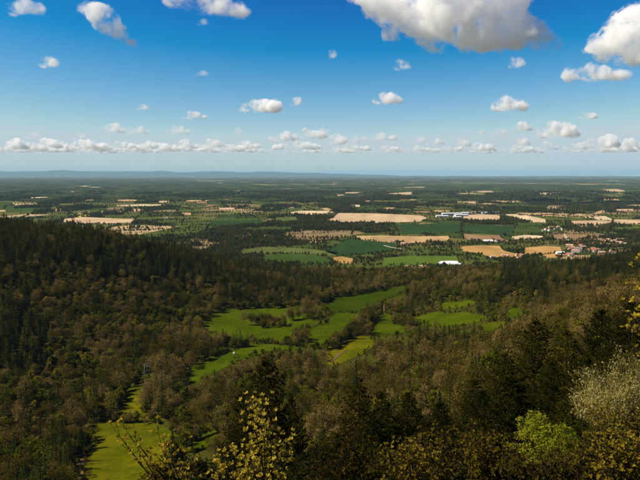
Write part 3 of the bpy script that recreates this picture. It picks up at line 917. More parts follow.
WHERE = {'ridge': ['on the skyline of the wooded ridge', 'in the dark wood just under the ridge crest'], 'slope': ['high on the slope below the wooded ridge', 'low on the slope below the wooded ridge'],
         'right': ['on the hillside behind the tallest foreground conifers', 'in the wood between the valley and the plain'], 'valley': ['in the thicket between meadows and foreground conifers', 'in the wood at the valley mouth before the plain']}
def tree_label(kn, i):
    size = 'tall ' if th[i] > 1.18 * PROTO[kn][0][2] else 'small ' if th[i] < 0.82 * PROTO[kn][0][2] else ''
    shape = {'conifer': ['', 'slender ', 'stubby ', 'broad '], 'bare': ['', '', 'wide ', '', 'narrow '], 'green': ['', 'round ', ''], 'yellow': ['', '']}[kn][var[i]]
    p = place(uT[i], vT[i])
    d = np.hypot(LMP[:, 0] - tx[i], LMP[:, 1] - ty[i]); j = int(np.argmin(d))
    if p != 'ridge' and d[j] < 75: w = LM[j][1]
    elif p == 'ridge':
        w = WHERE[p][0] if vT[i] < np.interp(uT[i], [0, 100, 200, 300], [226, 236, 258, 280]) else WHERE[p][1]
    elif p == 'slope': w = WHERE[p][0] if tz[i] > 118 else WHERE[p][1]
    elif p == 'right': w = WHERE[p][0] if ty[i] < 620 else WHERE[p][1]
    else: w = WHERE[p][0] if ty[i] < 700 else WHERE[p][1]
    return size + shape + BASE[kn] + ' ' + w, BASE[kn] + 's ' + w
def place(u, v):
    if u < 330 and v < np.interp(u, [0, 90, 180, 330], [300, 284, 282, 292]): return 'ridge'
    if u < np.interp(v, [280, 330, 380, 480], [230, 195, 150, 80]): return 'slope'
    if u > np.interp(v, [280, 330, 400, 480], [410, 420, 400, 400]): return 'right'
    return 'valley'
NAMES = {'conifer': 'conifer_tree', 'bare': 'budding_tree', 'green': 'leafy_tree', 'yellow': 'yellow_tree'}
CATS = {'conifer': 'conifer', 'bare': 'tree', 'green': 'tree', 'yellow': 'tree'}
single = np.zeros(len(tx), bool)
CROWN_OBJ = {}
for k, kn in enumerate(KN):
    c = np.nonzero((kind == k) & (vis > 3))[0]
    c = c[np.argsort(-vis[c])][:190 if kn == 'conifer' else 300]
    single[c] = True
    for i in c:
        lab, grp = tree_label(kn, i)
        crown, trunk, h, r = PROTO[kn][var[i]]
        root = empty(NAMES[kn], (tx[i], ty[i], tz[i] - 0.1), rot[i], tsc[i], lab, CATS[kn], grp)
        mesh_obj('trunk', None, None, None, root, data=trunk)
        co = mesh_obj('crown', None, None, None, root, data=crown)
        CROWN_OBJ.setdefault((kn, var[i]), co)

def scatter(name, P, S, RZ, VAR, protos, label=None, cat=None):
    """one object: a cloud of points, each carrying one of the given crowns"""
    me = bpy.data.meshes.new(name)
    me.from_pydata(P.tolist(), [], [])
    for an, ty_, vals in (('sc', 'FLOAT', S), ('rz', 'FLOAT', RZ), ('var', 'INT', VAR)):
        a = me.attributes.new(an, ty_, 'POINT')
        a.data.foreach_set('value', np.asarray(vals, np.float32 if ty_ == 'FLOAT' else np.int32))
    o = bpy.data.objects.new(name, me)
    col.objects.link(o)
    ng = bpy.data.node_groups.new(name + '_nodes', 'GeometryNodeTree')
    ng.interface.new_socket('Geometry', in_out='INPUT', socket_type='NodeSocketGeometry')
    ng.interface.new_socket('Geometry', in_out='OUTPUT', socket_type='NodeSocketGeometry')
    n, l = ng.nodes, ng.links
    gi = n.new('NodeGroupInput'); gout = n.new('NodeGroupOutput'); jn = n.new('GeometryNodeJoinGeometry')
    def attr(an, t):
        a = n.new('GeometryNodeInputNamedAttribute'); a.data_type = t; a.inputs['Name'].default_value = an
        return a.outputs['Attribute']
    s_, r_, v_ = attr('sc', 'FLOAT'), attr('rz', 'FLOAT'), attr('var', 'INT')
    cr = n.new('ShaderNodeCombineXYZ'); l.new(r_, cr.inputs[2])
    cs = n.new('ShaderNodeCombineXYZ')
    for q in range(3): l.new(s_, cs.inputs[q])
    for k, ob in enumerate(protos):
        oi = n.new('GeometryNodeObjectInfo'); oi.inputs['Object'].default_value = ob; oi.inputs['As Instance'].default_value = True
        eq = n.new('FunctionNodeCompare'); eq.data_type = 'INT'; eq.operation = 'EQUAL'
        l.new(v_, eq.inputs[2]); eq.inputs[3].default_value = k
        ip = n.new('GeometryNodeInstanceOnPoints')
        l.new(gi.outputs[0], ip.inputs['Points']); l.new(eq.outputs[0], ip.inputs['Selection'])
        l.new(oi.outputs['Geometry'], ip.inputs['Instance']); l.new(cr.outputs[0], ip.inputs['Rotation']); l.new(cs.outputs[0], ip.inputs['Scale'])
        l.new(ip.outputs[0], jn.inputs[0])
    l.new(jn.outputs[0], gout.inputs[0])
    md = o.modifiers.new('scatter', 'NODES'); md.node_group = ng
    return tag(o, label, cat, None, 'stuff')

STUFF_LABEL = {'conifer': 'mass of dark conifers covering the hills around the valley', 'bare': 'mass of brown budding trees covering the hills around the valley',
               'green': 'mass of green leafy trees scattered over the wooded hills', 'yellow': 'scattered yellow-green trees in fresh leaf over the wooded hills'}
for k, kn in enumerate(KN):
    s = (kind == k) & ~single
    if s.sum() == 0: continue
    scatter({'conifer': 'conifer_woodland', 'bare': 'budding_woodland', 'green': 'leafy_woodland', 'yellow': 'yellow_woodland'}[kn],
            np.stack([tx[s], ty[s], tz[s] - 0.1], 1), tsc[s], rot[s], var[s], [CROWN_OBJ[(kn, v)] for v in range(len(PROTO[kn]))], STUFF_LABEL[kn], 'woodland')

# ------------------------------------------------------------------ trees, hedges and woods out on the plain
px_, py_, ps_ = [], [], []
def put(x, y, s):
    px_.append(np.atleast_1d(x)); py_.append(np.atleast_1d(y)); ps_.append(np.atleast_1d(s))
# woods: sampled evenly in the picture's depth
for ya, yb, sp_, thr in [(1350, 2300, 10.0, 0.14), (2300, 3600, 13.0, 0.13), (3600, 5600, 19.0, 0.11), (5600, 8500, 30.0, 0.08)]:
    a, b = np.meshgrid(np.arange(-0.56 * yb, 0.56 * yb, sp_), np.arange(ya, yb, sp_))
    a = (a + rng.uniform(-.5, .5, a.shape) * sp_).ravel(); b = (b + rng.uniform(-.5, .5, b.shape) * sp_).ravel()
    q = np.abs(a) < 0.55 * b
    a, b = a[q], b[q]
    nn = nz(a, b * 0.75, 330.0, 3.3) + 0.45 * nz(a, b, 90.0, 9.1)
    q = (nn > thr + 0.10) | (rng.uniform(0, 1, len(a)) < 0.003)
    a, b = a[q], b[q]
    put(a, b, rng.uniform(0.65, 1.15, len(a)) * (sp_ / 9.5) ** 0.85)
# hedgerows
def hedge_line(a, b, gap, s):
    L = np.hypot(*(np.array(b) - np.array(a))); n = max(2, int(L / gap))
    t = (np.arange(n) + rng.uniform(0, 1, n)) / n
    put(a[0] + (b[0] - a[0]) * t + rng.normal(0, 2, n), a[1] + (b[1] - a[1]) * t + rng.normal(0, 2, n), s * rng.uniform(0.5, 1.25, n))
for i in range(950):
    y = 1500 * (7000 / 1500) ** rng.uniform(); x = rng.uniform(-0.54, 0.54) * y
    ang = 0.3 + (math.pi / 2 if rng.uniform() < 0.35 else 0) + rng.normal(0, 0.2)
    L = rng.uniform(60, 260) * (1 + y / 5000)
    hedge_line((x, y), (x + math.cos(ang) * L, y + math.sin(ang) * L), 6.5 + y / 800, 0.62 + y / 14000)
ax, ay, asz = (np.concatenate(v) for v in (px_, py_, ps_))
ok = np.ones(len(ax), bool)
for poly in CROP_POLYS:
    ok &= ~in_poly(ax, ay, poly)
ax, ay, asz = ax[ok], ay[ok], asz[ok]
px_, py_, ps_ = [ax], [ay], [asz]
for poly in CROP_POLYS:
    y = np.mean([p[1] for p in poly])
    for a, b in zip(poly, poly[1:] + poly[:1]):
        if rng.uniform() < 0.72 and y < 6000:
            n = max(2, int(np.hypot(a[0] - b[0], a[1] - b[1]) / 55))
            for t in np.arange(n) / n:
                if rng.uniform() < 0.75:
                    p0 = (a[0] + (b[0] - a[0]) * t, a[1] + (b[1] - a[1]) * t); p1 = (a[0] + (b[0] - a[0]) * (t + 0.9 / n), a[1] + (b[1] - a[1]) * (t + 0.9 / n))
                    hedge_line(p0, p1, 7 + y / 600, 0.5 + y / 16000)
ax, ay, asz = (np.concatenate(v) for v in (px_, py_, ps_))
az = H(ax, ay)
ok = az < 40
ax, ay, asz, az = ax[ok], ay[ok], asz[ok], az[ok]
PLAIN = []
for i, (h, s) in enumerate([(11, 4.6), (9, 4.8), (13, 4.2), (8, 4.0)]):
    PLAIN.append(leafy_crown('plain_crown', 90 + i, h, s, M['plain_tree'], 260, 1.05, lobes=6, base=0.02, levels=0, n0=3))
# one tree of each shape stands as a thing of its own; the rest of the thousands are one mass
order = np.argsort(ay)
pv = rng.integers(0, 4, len(ax)); prz = rng.uniform(0, 6.28, len(ax))
PT = trunk_mesh('plain_trunk', 7, 0.25, M['bark'])
sing = np.zeros(len(ax), bool)
pu, pvv = project(ax, ay, az + 8)
big = order[(np.abs(pu[order] - 340) < 280) & (az[order] < 3)][:300]
CN = {'tan': 'pale tilled field', 'pale': 'straw-coloured field', 'sand': 'sandy field', 'orange': 'ochre field', 'brown': 'brown tilled field', 'wheat': 'green wheat field', 'teal': 'dark green wheat field',
      'grass': 'bright green field', 'olive': 'olive pasture', 'rape': 'yellow rape field'}
CC = np.array([np.mean(p, 0) for p in CROP_POLYS])
def plain_label(x, y, sz):
    j = int(np.argmin(np.hypot(CC[:, 0] - x, CC[:, 1] - y)))
    fld = CN[CROPS[j][0]]
    side = 'on the near side of' if y < CC[j, 1] - 60 else 'behind' if y > CC[j, 1] + 60 else 'level with'
    size = 'large' if sz > 1.0 else 'small' if sz < 0.65 else 'middling'
    return '%s rounded hedgerow tree %s the %s on the plain' % (size, {'on the near side of': 'between the hill wood and'}.get(side, side), fld), 'tree', 'hedgerow trees around the ' + fld
PO = {}
for i in big:
    sing[i] = True
    root = empty('hedgerow_tree', (ax[i], ay[i], az[i] - 0.1), prz[i], asz[i], *plain_label(ax[i], ay[i], asz[i]))
    mesh_obj('trunk', None, None, None, root, data=PT)
    PO.setdefault(pv[i], mesh_obj('crown', None, None, None, root, data=PLAIN[pv[i]]))
q = ~sing
scatter('plain_woodland', np.stack([ax[q], ay[q], az[q] - 0.1], 1), asz[q], prz[q], pv[q], [PO[k] for k in range(4)], 'hedgerows and woods stretching over the plain', 'woodland')

# far woods: canopy blocks of many crowns run together
def canopy_block(name, seed, L, W, h):
    g = np.random.default_rng(seed)
    nx_, ny_ = 22, 9
    V, Fc = [], []
    for j in range(ny_):
        for i in range(nx_):
            a, b = i / (nx_ - 1) * 2 - 1, j / (ny_ - 1) * 2 - 1
            e = max(0.0, 1 - (abs(a) ** 3 + abs(b) ** 3))
            z = h * (e ** 0.25) * g.uniform(0.6, 1.15) if e > 0 else -2
            V.append((a * L + g.normal(0, L * 0.02), b * W + g.normal(0, W * 0.05), z))
    for j in range(ny_ - 1):
        for i in range(nx_ - 1):
            k = j * nx_ + i
            Fc += [(k, k + 1, k + nx_ + 1), (k, k + nx_ + 1, k + nx_)]
    me = bpy.data.meshes.new(name); me.from_pydata(V, [], Fc); me.materials.append(M['far_wood']); me.update()
    return me
blocks = [canopy_block('far_canopy', 5 + i, L, W, h) for i, (L, W, h) in enumerate([(130, 45, 13), (80, 60, 12), (220, 35, 14)])]
bx_, by_, bs_ = [], [], []
for i in range(9000):
    y = 5600 * (58000 / 5600) ** (rng.uniform() ** 0.8); x = rng.uniform(-0.57, 0.57) * y
    bx_.append(x); by_.append(y); bs_.append(rng.uniform(0.6, 1.4))
bx_, by_, bs_ = map(np.array, (bx_, by_, bs_))
nn = nz(bx_, by_, 2600.0, 2.2) + 0.4 * nz(bx_, by_, 700.0, 1.2)
ok = nn > -0.30
for poly in CROP_POLYS:
    ok &= ~(in_poly(bx_, by_, poly) | in_poly(bx_, by_ + 150, poly) | in_poly(bx_ + 90, by_, poly) | in_poly(bx_ - 90, by_, poly))
bx_, by_, bs_ = bx_[ok], by_[ok], bs_[ok]
BO = []
for k in range(3):
    BO.append(tag(mesh_obj('copse', None, None, None, data=blocks[k]), ['long dark copse far out on the plain', 'rounded dark copse far out on the plain', 'narrow dark belt of trees far out on the plain'][k], 'copse'))
    BO[k].location = (bx_[k], by_[k], 0)
scatter('far_woods', np.stack([bx_[3:], by_[3:], 0 * bx_[3:]], 1), bs_[3:], rng.uniform(-0.5, 0.5, len(bx_) - 3), rng.integers(0, 3, len(bx_) - 3), BO, 'dark woods merging into a belt towards the horizon', 'woodland')

# ------------------------------------------------------------------ conifers on the camera's own slope
NEAR = []
for i, (h, r, w) in enumerate([(17, 4.3, 26), (15, 4.0, 22), (18, 4.6, 27)]):
    NEAR.append((tufted_crown('near_conifer_crown', 120 + i, h, r, w, 9, M['near_conifer']),
                 trunk_mesh('near_conifer_trunk', h * 0.95, 0.24, M['bark'], wob=0.004, sides=8), h, r))
near_pts = []; HERO = []
def near_conifer(u, vtop, y, v, width, label, dy=0):
    top = at(u, vtop, y)
    g0 = float(H(top[0:1], top[1:2])[0])
    h = top[2] - g0
    crown, trunk, ph, pr = NEAR[v]
    root = empty('conifer_tree', (top[0], top[1], g0 - 0.2), u * 0.37, 1.0, label, 'conifer', 'conifers on the foreground slope')
    root.scale = (width / pr, width / pr, (h + 0.2) / ph)
    mesh_obj('trunk', None, None, None, root, data=trunk)
    mesh_obj('crown', None, None, None, root, data=crown)
    near_pts.append((top[0], top[1], width)); HERO.append((top[0], top[1], label))
for a in [(265, 357, 68, 0, 4.7, 'tall dark conifer rising alone behind the cream-leaved sprigs'),
          (240, 392, 74, 1, 3.2, 'short dark conifer leaning into the side of the lone tall conifer'),
          (291, 398, 76, 2, 3.0, 'narrow dark conifer just right of the lone tall conifer'),
          (359, 382, 84, 0, 5.0, 'broad dark conifer beside the gap next to the lone tall conifer'),
          (382, 392, 92, 1, 4.6, 'dark conifer pressed against the broad conifer by the gap'),
          (408, 392, 86, 2, 4.8, 'dark conifer second along from the gap in the foreground row'),
          (440, 402, 92, 1, 5.2, 'low dark conifer in the dip of the foreground row'),
          (474, 378, 104, 0, 6.0, 'stepped dark conifer where the foreground row starts to climb'),
          (505, 352, 112, 2, 6.2, 'dark conifer at the shoulder of the tallest foreground conifer'),
          (536, 318, 120, 0, 7.4, 'tallest dark conifer on the crest of the foreground row'),
          (568, 330, 112, 1, 6.4, 'dark conifer just beyond the tallest foreground conifer'),
          (602, 309, 126, 2, 6.8, 'dark conifer behind the cream blossoming shrub'),
          (632, 300, 118, 0, 6.4, 'dark conifer behind the pale-leaved sprig at the picture edge')]:
    near_conifer(*a)
def fill_label(x, y, h):
    j = min(range(len(HERO)), key=lambda k: (HERO[k][0] - x) ** 2 + (HERO[k][1] - y) ** 2)
    short = ['the lone tall conifer', 'the short leaning conifer', 'the narrow conifer', 'the broad conifer by the gap', 'the conifer pressed to the broad one', 'the second conifer of the row', 'the low conifer in the dip',
             'the stepped conifer', 'the shoulder conifer', 'the tallest conifer', 'the conifer beyond the tallest one', 'the conifer behind the blossom', 'the conifer behind the pale sprig'][j]
    return '%s dark conifer %s %s in the foreground wood' % ('young' if h < 9 else 'tall' if h > 15 else 'full-grown', 'below' if y < HERO[j][1] else 'behind', short)
n = 0
for t in range(2600):
    y = random.uniform(48, 240); u = random.uniform(225, 655)
    x = (u - 320) / F * y * 1.03
    if any((x - a) ** 2 + (y - b) ** 2 < (0.62 * (w + 3.4)) ** 2 for a, b, w in near_pts): continue
    g0 = float(H(np.array([x]), np.array([y]))[0])
    lim = np.interp(u, SKY_U, SKY_V) + random.uniform(4, 45)
    top = at(u, lim, y)[2]
    h = min(top - g0, random.uniform(13, 19))
    if h < 5.0: continue
    if project(x, y, g0 + h)[1] > 486: continue
    v = random.randrange(3); crown, trunk, ph, pr = NEAR[v]
    w = min(0.26 * h + random.uniform(0, 1.2), 5.0)
    root = empty('conifer_tree', (x, y, g0 - 0.2), random.uniform(0, 6.28), 1.0, fill_label(x, y, h), 'conifer', 'conifers filling the foreground wood')
    root.scale = (w / pr, w / pr, h / ph)
    mesh_obj('trunk', None, None, None, root, data=trunk)
    mesh_obj('crown', None, None, None, root, data=crown)
    near_pts.append((x, y, w))
    n += 1
    if n > 95: break

# ------------------------------------------------------------------ foreground shrubs
def leaf_tufts(name, spots, dirs, mat, g, n=6, L=0.075, W=0.020, spread=0.55, parent=None):
    """tufts of young leaves: every leaf a pointed folded blade"""
    V, Fc = [], []
    for p, d in zip(spots, dirs):
        d = Vector(d).normalized()
        a = d.orthogonal().normalized(); b = d.cross(a)
        for k in range(n):
            th = 2 * math.pi * k / n + g.uniform(-0.5, 0.5)
            out = (a * math.cos(th) + b * math.sin(th))
            ax = (d + out * g.uniform(0.15, spread * 1.6)).normalized()
            sd = ax.cross(out).normalized()
            l = L * g.uniform(0.4, 1.3); w = W * g.uniform(0.7, 1.3)
            q = Vector(p)
            i = len(V)
            mid = q + ax * l * 0.45 + out * 0.12 * l
            V += [tuple(q), tuple(mid + sd * w + out * 0.2 * w), tuple(q + ax * l), tuple(mid - sd * w + out * 0.2 * w), tuple(mid - out * 0.25 * w)]
            Fc += [(i, i + 4, i + 1), (i + 1, i + 4, i + 2), (i + 2, i + 4, i + 3), (i + 3, i + 4, i)]
    return mesh_obj(name, V, Fc, mat, parent)

def sprig_shrub(name, label, tips, base_uv, y, leafm, seed, side=5, L=0.075, cat='shrub', tuft=6, nleaf=1.0, cluster=0.13):
    g = np.random.default_rng(seed)
    T = [at(u, v, y + g.uniform(-0.5, 0.5)) for u, v in tips]
    bx, by = at(base_uv[0], 470, y)[0], y + 0.2
    bz = float(H(np.array([bx]), np.array([by]))[0]) - 0.1
    root = empty(name, (bx, by, bz), 0, 1, label, cat)
    o = np.array([bx, by, bz])
    fork = np.array(at(base_uv[0], base_uv[1], y))
    mb = MB(); spots, dirs = [], []
    mb.tube([(0, 0, 0), tuple((fork - o) * 0.5 + np.array([0.06, 0.04, 0])), tuple(fork - o)], [0.035, 0.026, 0.016], 7)
    for t in T:
        s = g.uniform(0.0, 0.35)
        a = fork + (o - fork) * s * 0.3
        m1 = a + (t - a) * 0.4 + np.array([g.normal(0, 0.06), g.normal(0, 0.06), -0.05])
        m2 = a + (t - a) * 0.75 + np.array([g.normal(0, 0.04), g.normal(0, 0.04), -0.02])
        pts = [a - o, m1 - o, m2 - o, t - o]
        mb.tube([tuple(p) for p in pts], [0.011, 0.008, 0.006, 0.003], 5)
        L3 = [Vector(p) for p in pts]
        for k in range(side):
            f = g.uniform(0.35, 0.98) * 3
            i = min(int(f), 2); p = L3[i].lerp(L3[i + 1], f - i)
            e = p + Vector((g.normal(0, cluster), g.normal(0, cluster), abs(g.normal(0.05, cluster * 0.8))))
            mb.tube([tuple(p), tuple(e)], [0.005, 0.0025], 4)
            spots.append(tuple(e)); dirs.append(tuple((e - p) + Vector((0, 0, 0.10))))
        spots.append(tuple(L3[3])); dirs.append(tuple((L3[3] - L3[2]).normalized() + Vector((0, 0, 0.4))))
    mb.build('stem', M['bark'], root, True)
    fo = leaf_tufts('foliage', spots, dirs, leafm, g, tuft, L, L * 0.34, spread=0.9, parent=root)
    return root

sprig_shrub('sprig_shrub', 'thin dark sprig with pale cream leaf tufts against the lower meadow',
            [(110, 423), (121, 421), (126, 432), (135, 438), (157, 426), (163, 437), (190, 438), (150, 452), (184, 452), (172, 447), (128, 447), (196, 462), (176, 470)],
            (182, 492), 8.5, M['cream_leaf'], 1, side=8, L=0.052, cluster=0.075, tuft=8)
sprig_shrub('sprig_shrub', 'tall upright shrub with bright cream leaf tufts in front of the lone conifer',
            [(246, 394), (252, 399), (262, 396), (266, 405), (247, 404), (255, 412), (249, 425), (262, 424), (274, 421), (279, 430), (293, 436), (286, 442), (277, 446), (264, 452), (292, 450), (245, 432), (283, 456), (268, 436), (258, 437)],
            (266, 490), 8.8, M['cream_leaf'], 2, side=11, L=0.058, cluster=0.085, tuft=8)
sprig_shrub('sprig_shrub', 'low spreading shrub with yellow leaf tufts between the two cream sprigs',
            [(214, 462), (224, 452), (235, 452), (222, 470), (240, 466), (208, 474), (232, 474), (250, 470), (262, 468), (248, 478)],
            (236, 498), 9.5, M['cream_leaf'], 3, side=14, L=0.055, cluster=0.12, tuft=8)
sprig_shrub('sprig_shrub', 'yellowish leafy shrub at the foot of the broad foreground conifer',
            [(300, 458), (316, 452), (330, 460), (345, 446), (352, 430), (340, 436), (362, 448), (375, 456), (322, 470), (390, 462), (306, 474), (356, 468), (338, 478), (380, 474)],
            (345, 505), 12.0, M['ochre_leaf'], 4, side=22, L=0.085, cluster=0.20)
sprig_shrub('sprig_shrub', 'pale-leaved branch hanging in from the picture edge above the blossoming shrub',
            [(640, 256), (634, 268), (637, 284), (628, 312), (622, 300), (636, 316), (641, 300), (640, 330), (630, 322)],
            (668, 372), 9.0, M['cream_leaf'], 5, side=6, L=0.058, cluster=0.08)

def bush(name, label, u, vtop, y, rad, mat, seed, leaves=5000, size=0.05, tall=None, lobes=12, hollow=0.55, cat='shrub', bark='bark'):
    top = at(u, vtop, y)
    g0 = float(H(top[0:1], top[1:2])[0])
    h = top[2] - g0 + 0.1
    root = empty(name, (top[0], top[1], g0 - 0.1), 0, 1, label, cat)
    me = leafy_crown('foliage', seed, h, rad, mat, int(leaves * 1.5), size * 0.78, lobes=lobes + 30, lr=(0.13, 0.30), base=max(0.05, 1 - 2.6 * rad / h), hollow=hollow, levels=2, n0=7, limb_mat=M[bark])
    mesh_obj('foliage', None, None, None, root, data=me)
    mesh_obj('stem', None, None, None, root, data=trunk_mesh('stem', h * 0.75, 0.05, M[bark]))
    return root
bush('leafy_shrub', 'bright lime green bush in the middle of the foreground thicket', 538, 413, 26, 1.75, M['lime_leaf'], 201, 5200, 0.075, hollow=0.25)
bush('leafy_shrub', 'lime green bush lower down touching the brightest one', 564, 424, 25, 1.45, M['lime_leaf'], 202, 3800, 0.075)
def twig_shrub(name, label, u, vtop, y, rad, seed, twigs=5000, tufts=420):
    g = np.random.default_rng(seed)
    top = at(u, vtop, y)
    g0 = float(H(top[0:1], top[1:2])[0]); h = top[2] - g0 + 0.1
    root = empty(name, (top[0], top[1], g0 - 0.1), 0, 1, label, 'shrub')
    zc = h - rad * 1.15
    mb = MB(); P, A = [], []
    for k in range(46):
        az = g.uniform(0, 6.283); el = g.uniform(0.35, 1.5)
        d = np.array([math.cos(az) * math.cos(el), math.sin(az) * math.cos(el), math.sin(el)])
        L = rad * g.uniform(0.8, 1.15); b0 = np.array([0, 0, zc - rad * 0.5]) + g.normal(0, 0.06, 3)
        q = b0 + d * L * 1.25
        m = b0 + d * L * 0.6 + g.normal(0, 0.06, 3)
        mb.tube([tuple(b0), tuple(m), tuple(q)], [0.014, 0.009, 0.003], 4)
        for j in range(twigs // 46):
            t = g.uniform(0.2, 1.0)
            c = b0 + (q - b0) * t + g.normal(0, 0.09 * rad, 3)
            P.append(c); A.append(d + g.normal(0, 0.45, 3) + np.array([0, 0, 0.3]))
    P = np.array(P); A = unit(np.array(A)) * g.uniform(0.04, 0.11, (len(P), 1))
    B = unit(np.cross(A, g.normal(0, 1, P.shape))) * 0.006
    V, Fc = quads_mesh(P, A, B)
    mb.tube([(0, 0, 0), (0.03, 0.02, zc * 0.5), (0, 0, zc - rad * 0.45)], [0.05, 0.04, 0.03], 6)
    mb.build('stem', M['bark_grey'], root, True)
    mesh_obj('twig', V, Fc, M['pale_twig'], root)['kind'] = 'stuff'
    k = g.choice(len(P), tufts)
    dd = unit(A[k] + np.array([0, 0, 0.05]))
    leaf_tufts('foliage', P[k] + A[k] * 0.7, dd, M['blossom'], g, 4, 0.045, 0.014, parent=root)
    return root
twig_shrub('blossoming_shrub', 'cream blossoming shrub with fine pale twigs rising at the edge', 630, 345, 18, 1.45, 203, 9000, 1100)
twig_shrub('blossoming_shrub', 'cream blossoming shrub lower beside the taller one', 606, 374, 17.5, 1.0, 204, 6000, 800)
bush('leafy_shrub', 'dark shrub filling the corner of the thicket', 600, 428, 14, 0.9, M['dark_leaf'], 206, 4500, 0.045)
bush('leafy_shrub', 'dark glossy shrub in the very corner below the ochre one', 632, 436, 11, 0.62, M['dark_leaf'], 207, 4000, 0.040)
bush('leafy_shrub', 'dark shrub below the lime green bushes', 560, 452, 17, 1.1, M['dark_leaf'], 208, 5000, 0.05)
bush('leafy_shrub', 'dark shrub beside the dark gap below the lime bush', 514, 456, 19, 1.0, M['dark_leaf'], 209, 4200, 0.05)
bush('leafy_shrub', 'dark evergreen shrub at the foot of the low conifer', 412, 442, 18, 1.0, M['dark_leaf'], 212, 4200, 0.05)
bush('leafy_shrub', 'dark shrub at the foot of the ochre thicket', 500, 458, 14, 0.8, M['dark_leaf'], 213, 3600, 0.045)
bush('leafy_shrub', 'dark evergreen shrub below the ochre thicket', 455, 462, 13, 0.75, M['dark_leaf'], 214, 3600, 0.045)
bush('leafy_shrub', 'dark bush behind the low yellow-tufted shrub', 226, 446, 20, 1.2, M['dark_leaf'], 215, 4200, 0.05)
bush('leafy_shrub', 'dark bush behind the ochre leafy shrub', 322, 444, 17, 1.1, M['dark_leaf'], 216, 4200, 0.05)
bush('leafy_shrub', 'dark bush between ochre leafy shrub and evergreen shrub', 384, 448, 16, 0.95, M['dark_leaf'], 217, 4000, 0.05)
bush('leafy_shrub', 'dark bush at the foot of the lone tall conifer', 285, 452, 24, 1.3, M['dark_leaf'], 219, 4200, 0.06)

bush('leafy_shrub', 'sparse ochre shrub under the thin cream sprig', 160, 462, 10, 0.55, M['ochre_leaf'], 220, 1500, 0.045, hollow=0.2)
bush('leafy_shrub', 'sparse dark shrub between the thin sprig and the upright cream shrub', 196, 458, 12, 0.6, M['dark_leaf'], 221, 2000, 0.045, hollow=0.2)
bush('leafy_shrub', 'ochre speckled shrub under the upright cream shrub', 262, 458, 10.5, 0.55, M['ochre_leaf'], 222, 2200, 0.042, hollow=0.2)
def thicket(label, u0, u1, vt, y, mat, seed, n=26, side=16, L=0.08, cl=0.19):
    g = np.random.default_rng(seed)
    tips = []
    for i in range(n):
        u = u0 + (u1 - u0) * (i + g.uniform()) / n
        tips.append((u, vt + abs(g.normal(0, 9)) + (g.uniform(0, 34) if i % 2 else 0) + 5 * math.sin(u * 0.21 + seed)))
    sprig_shrub('sprig_shrub', label, tips, ((u0 + u1) / 2, 505), y, mat, seed, side=side, L=L, cluster=cl, tuft=6)
thicket('ochre speckled thicket between the low conifer and the lime green bush', 418, 474, 426, 16, M['ochre_leaf'], 31)
thicket('ochre thicket just left of the lime green bush', 464, 520, 432, 14, M['ochre_leaf'], 32)
thicket('olive thicket in front of the lime green bush', 505, 562, 458, 13, M['olive_leaf'], 33)
thicket('olive yellow thicket right of the lime green bushes', 556, 606, 448, 13, M['olive_leaf'], 34)
thicket('yellow olive thicket under the cream blossom', 588, 645, 408, 14, M['olive_leaf'], 35)
thicket('ochre thicket in the lower corner below the blossom', 596, 648, 436, 10, M['ochre_leaf'], 36, L=0.06, cl=0.13)
thicket('low olive thicket at the foot of the broad conifer', 385, 440, 446, 13, M['olive_leaf'], 37, L=0.07)
# ------------------------------------------------------------------ pole pair in the valley
def h_pole():
    p = ground_hit(146, 384)
    root = empty('power_pole', (p[0], p[1], p[2] - 0.2), 0.15, 1, 'twin-legged wooden power pole with two crossarms at the meadow corner', 'power pole')
    for s in (-1, 1):
        mb = MB(); mb.tube([(s * 1.1, 0, 0), (s * 0.95, 0, 8), (s * 0.85, 0, 17.0)], [0.26, 0.21, 0.16], 8); mb.build('pole', M['weathered_wood'], root, True)
    mb = MB(); mb.box(-0.8, 4.4, -0.12, 0.12, 17.0, 17.3); mb.build('crossarm', M['weathered_wood'], root)
    mb = MB(); mb.box(-1.2, 4.9, 0.17, 0.4, 15.0, 15.3); mb.build('crossarm', M['weathered_wood'], root)
    mb = MB(); mb.tube([(-0.95, 0.1, 8), (0.85, 0.1, 13)], [0.08, 0.08], 6); mb.build('brace', M['weathered_wood'], root)
    for x in (0.6, 2.4, 4.2):
        mb = MB(); mb.tube([(x, 0.3, 14.95), (x, 0.3, 14.3)], [0.10, 0.13], 6); mb.build('insulator', M['white_wall'], root)
h_pole()

def bale(u, v, label):
    p = ground_hit(u, v)
    mb = MB(); n = 14
    prof = [(-0.75, 0.0), (-0.75, 0.72), (-0.62, 0.85), (0.62, 0.85), (0.75, 0.72), (0.75, 0.0)]
    V, Fc = [], []
    for a, r in prof:
        for k in range(n):
            t = 2 * math.pi * k / n
            V.append((a * 1.3, r * 1.2 * math.cos(t), 1.0 + r * 1.2 * math.sin(t)))
    for i in range(len(prof) - 1):
        for k in range(n):
            Fc.append((i * n + k, i * n + (k + 1) % n, (i + 1) * n + (k + 1) % n, (i + 1) * n + k))
    o = mesh_obj('wrapped_bale', V, Fc, M['polythene'], smooth=False)
    o.location = (p[0], p[1], p[2] + 0.25); o.rotation_euler = (0, 0, u)
    tag(o, label, 'bale')
bale(227, 350.5, 'white wrapped bale at the foot of the meadow conifers')
bale(234, 354.5, 'white wrapped bale lying out on the grass below the meadow conifers')

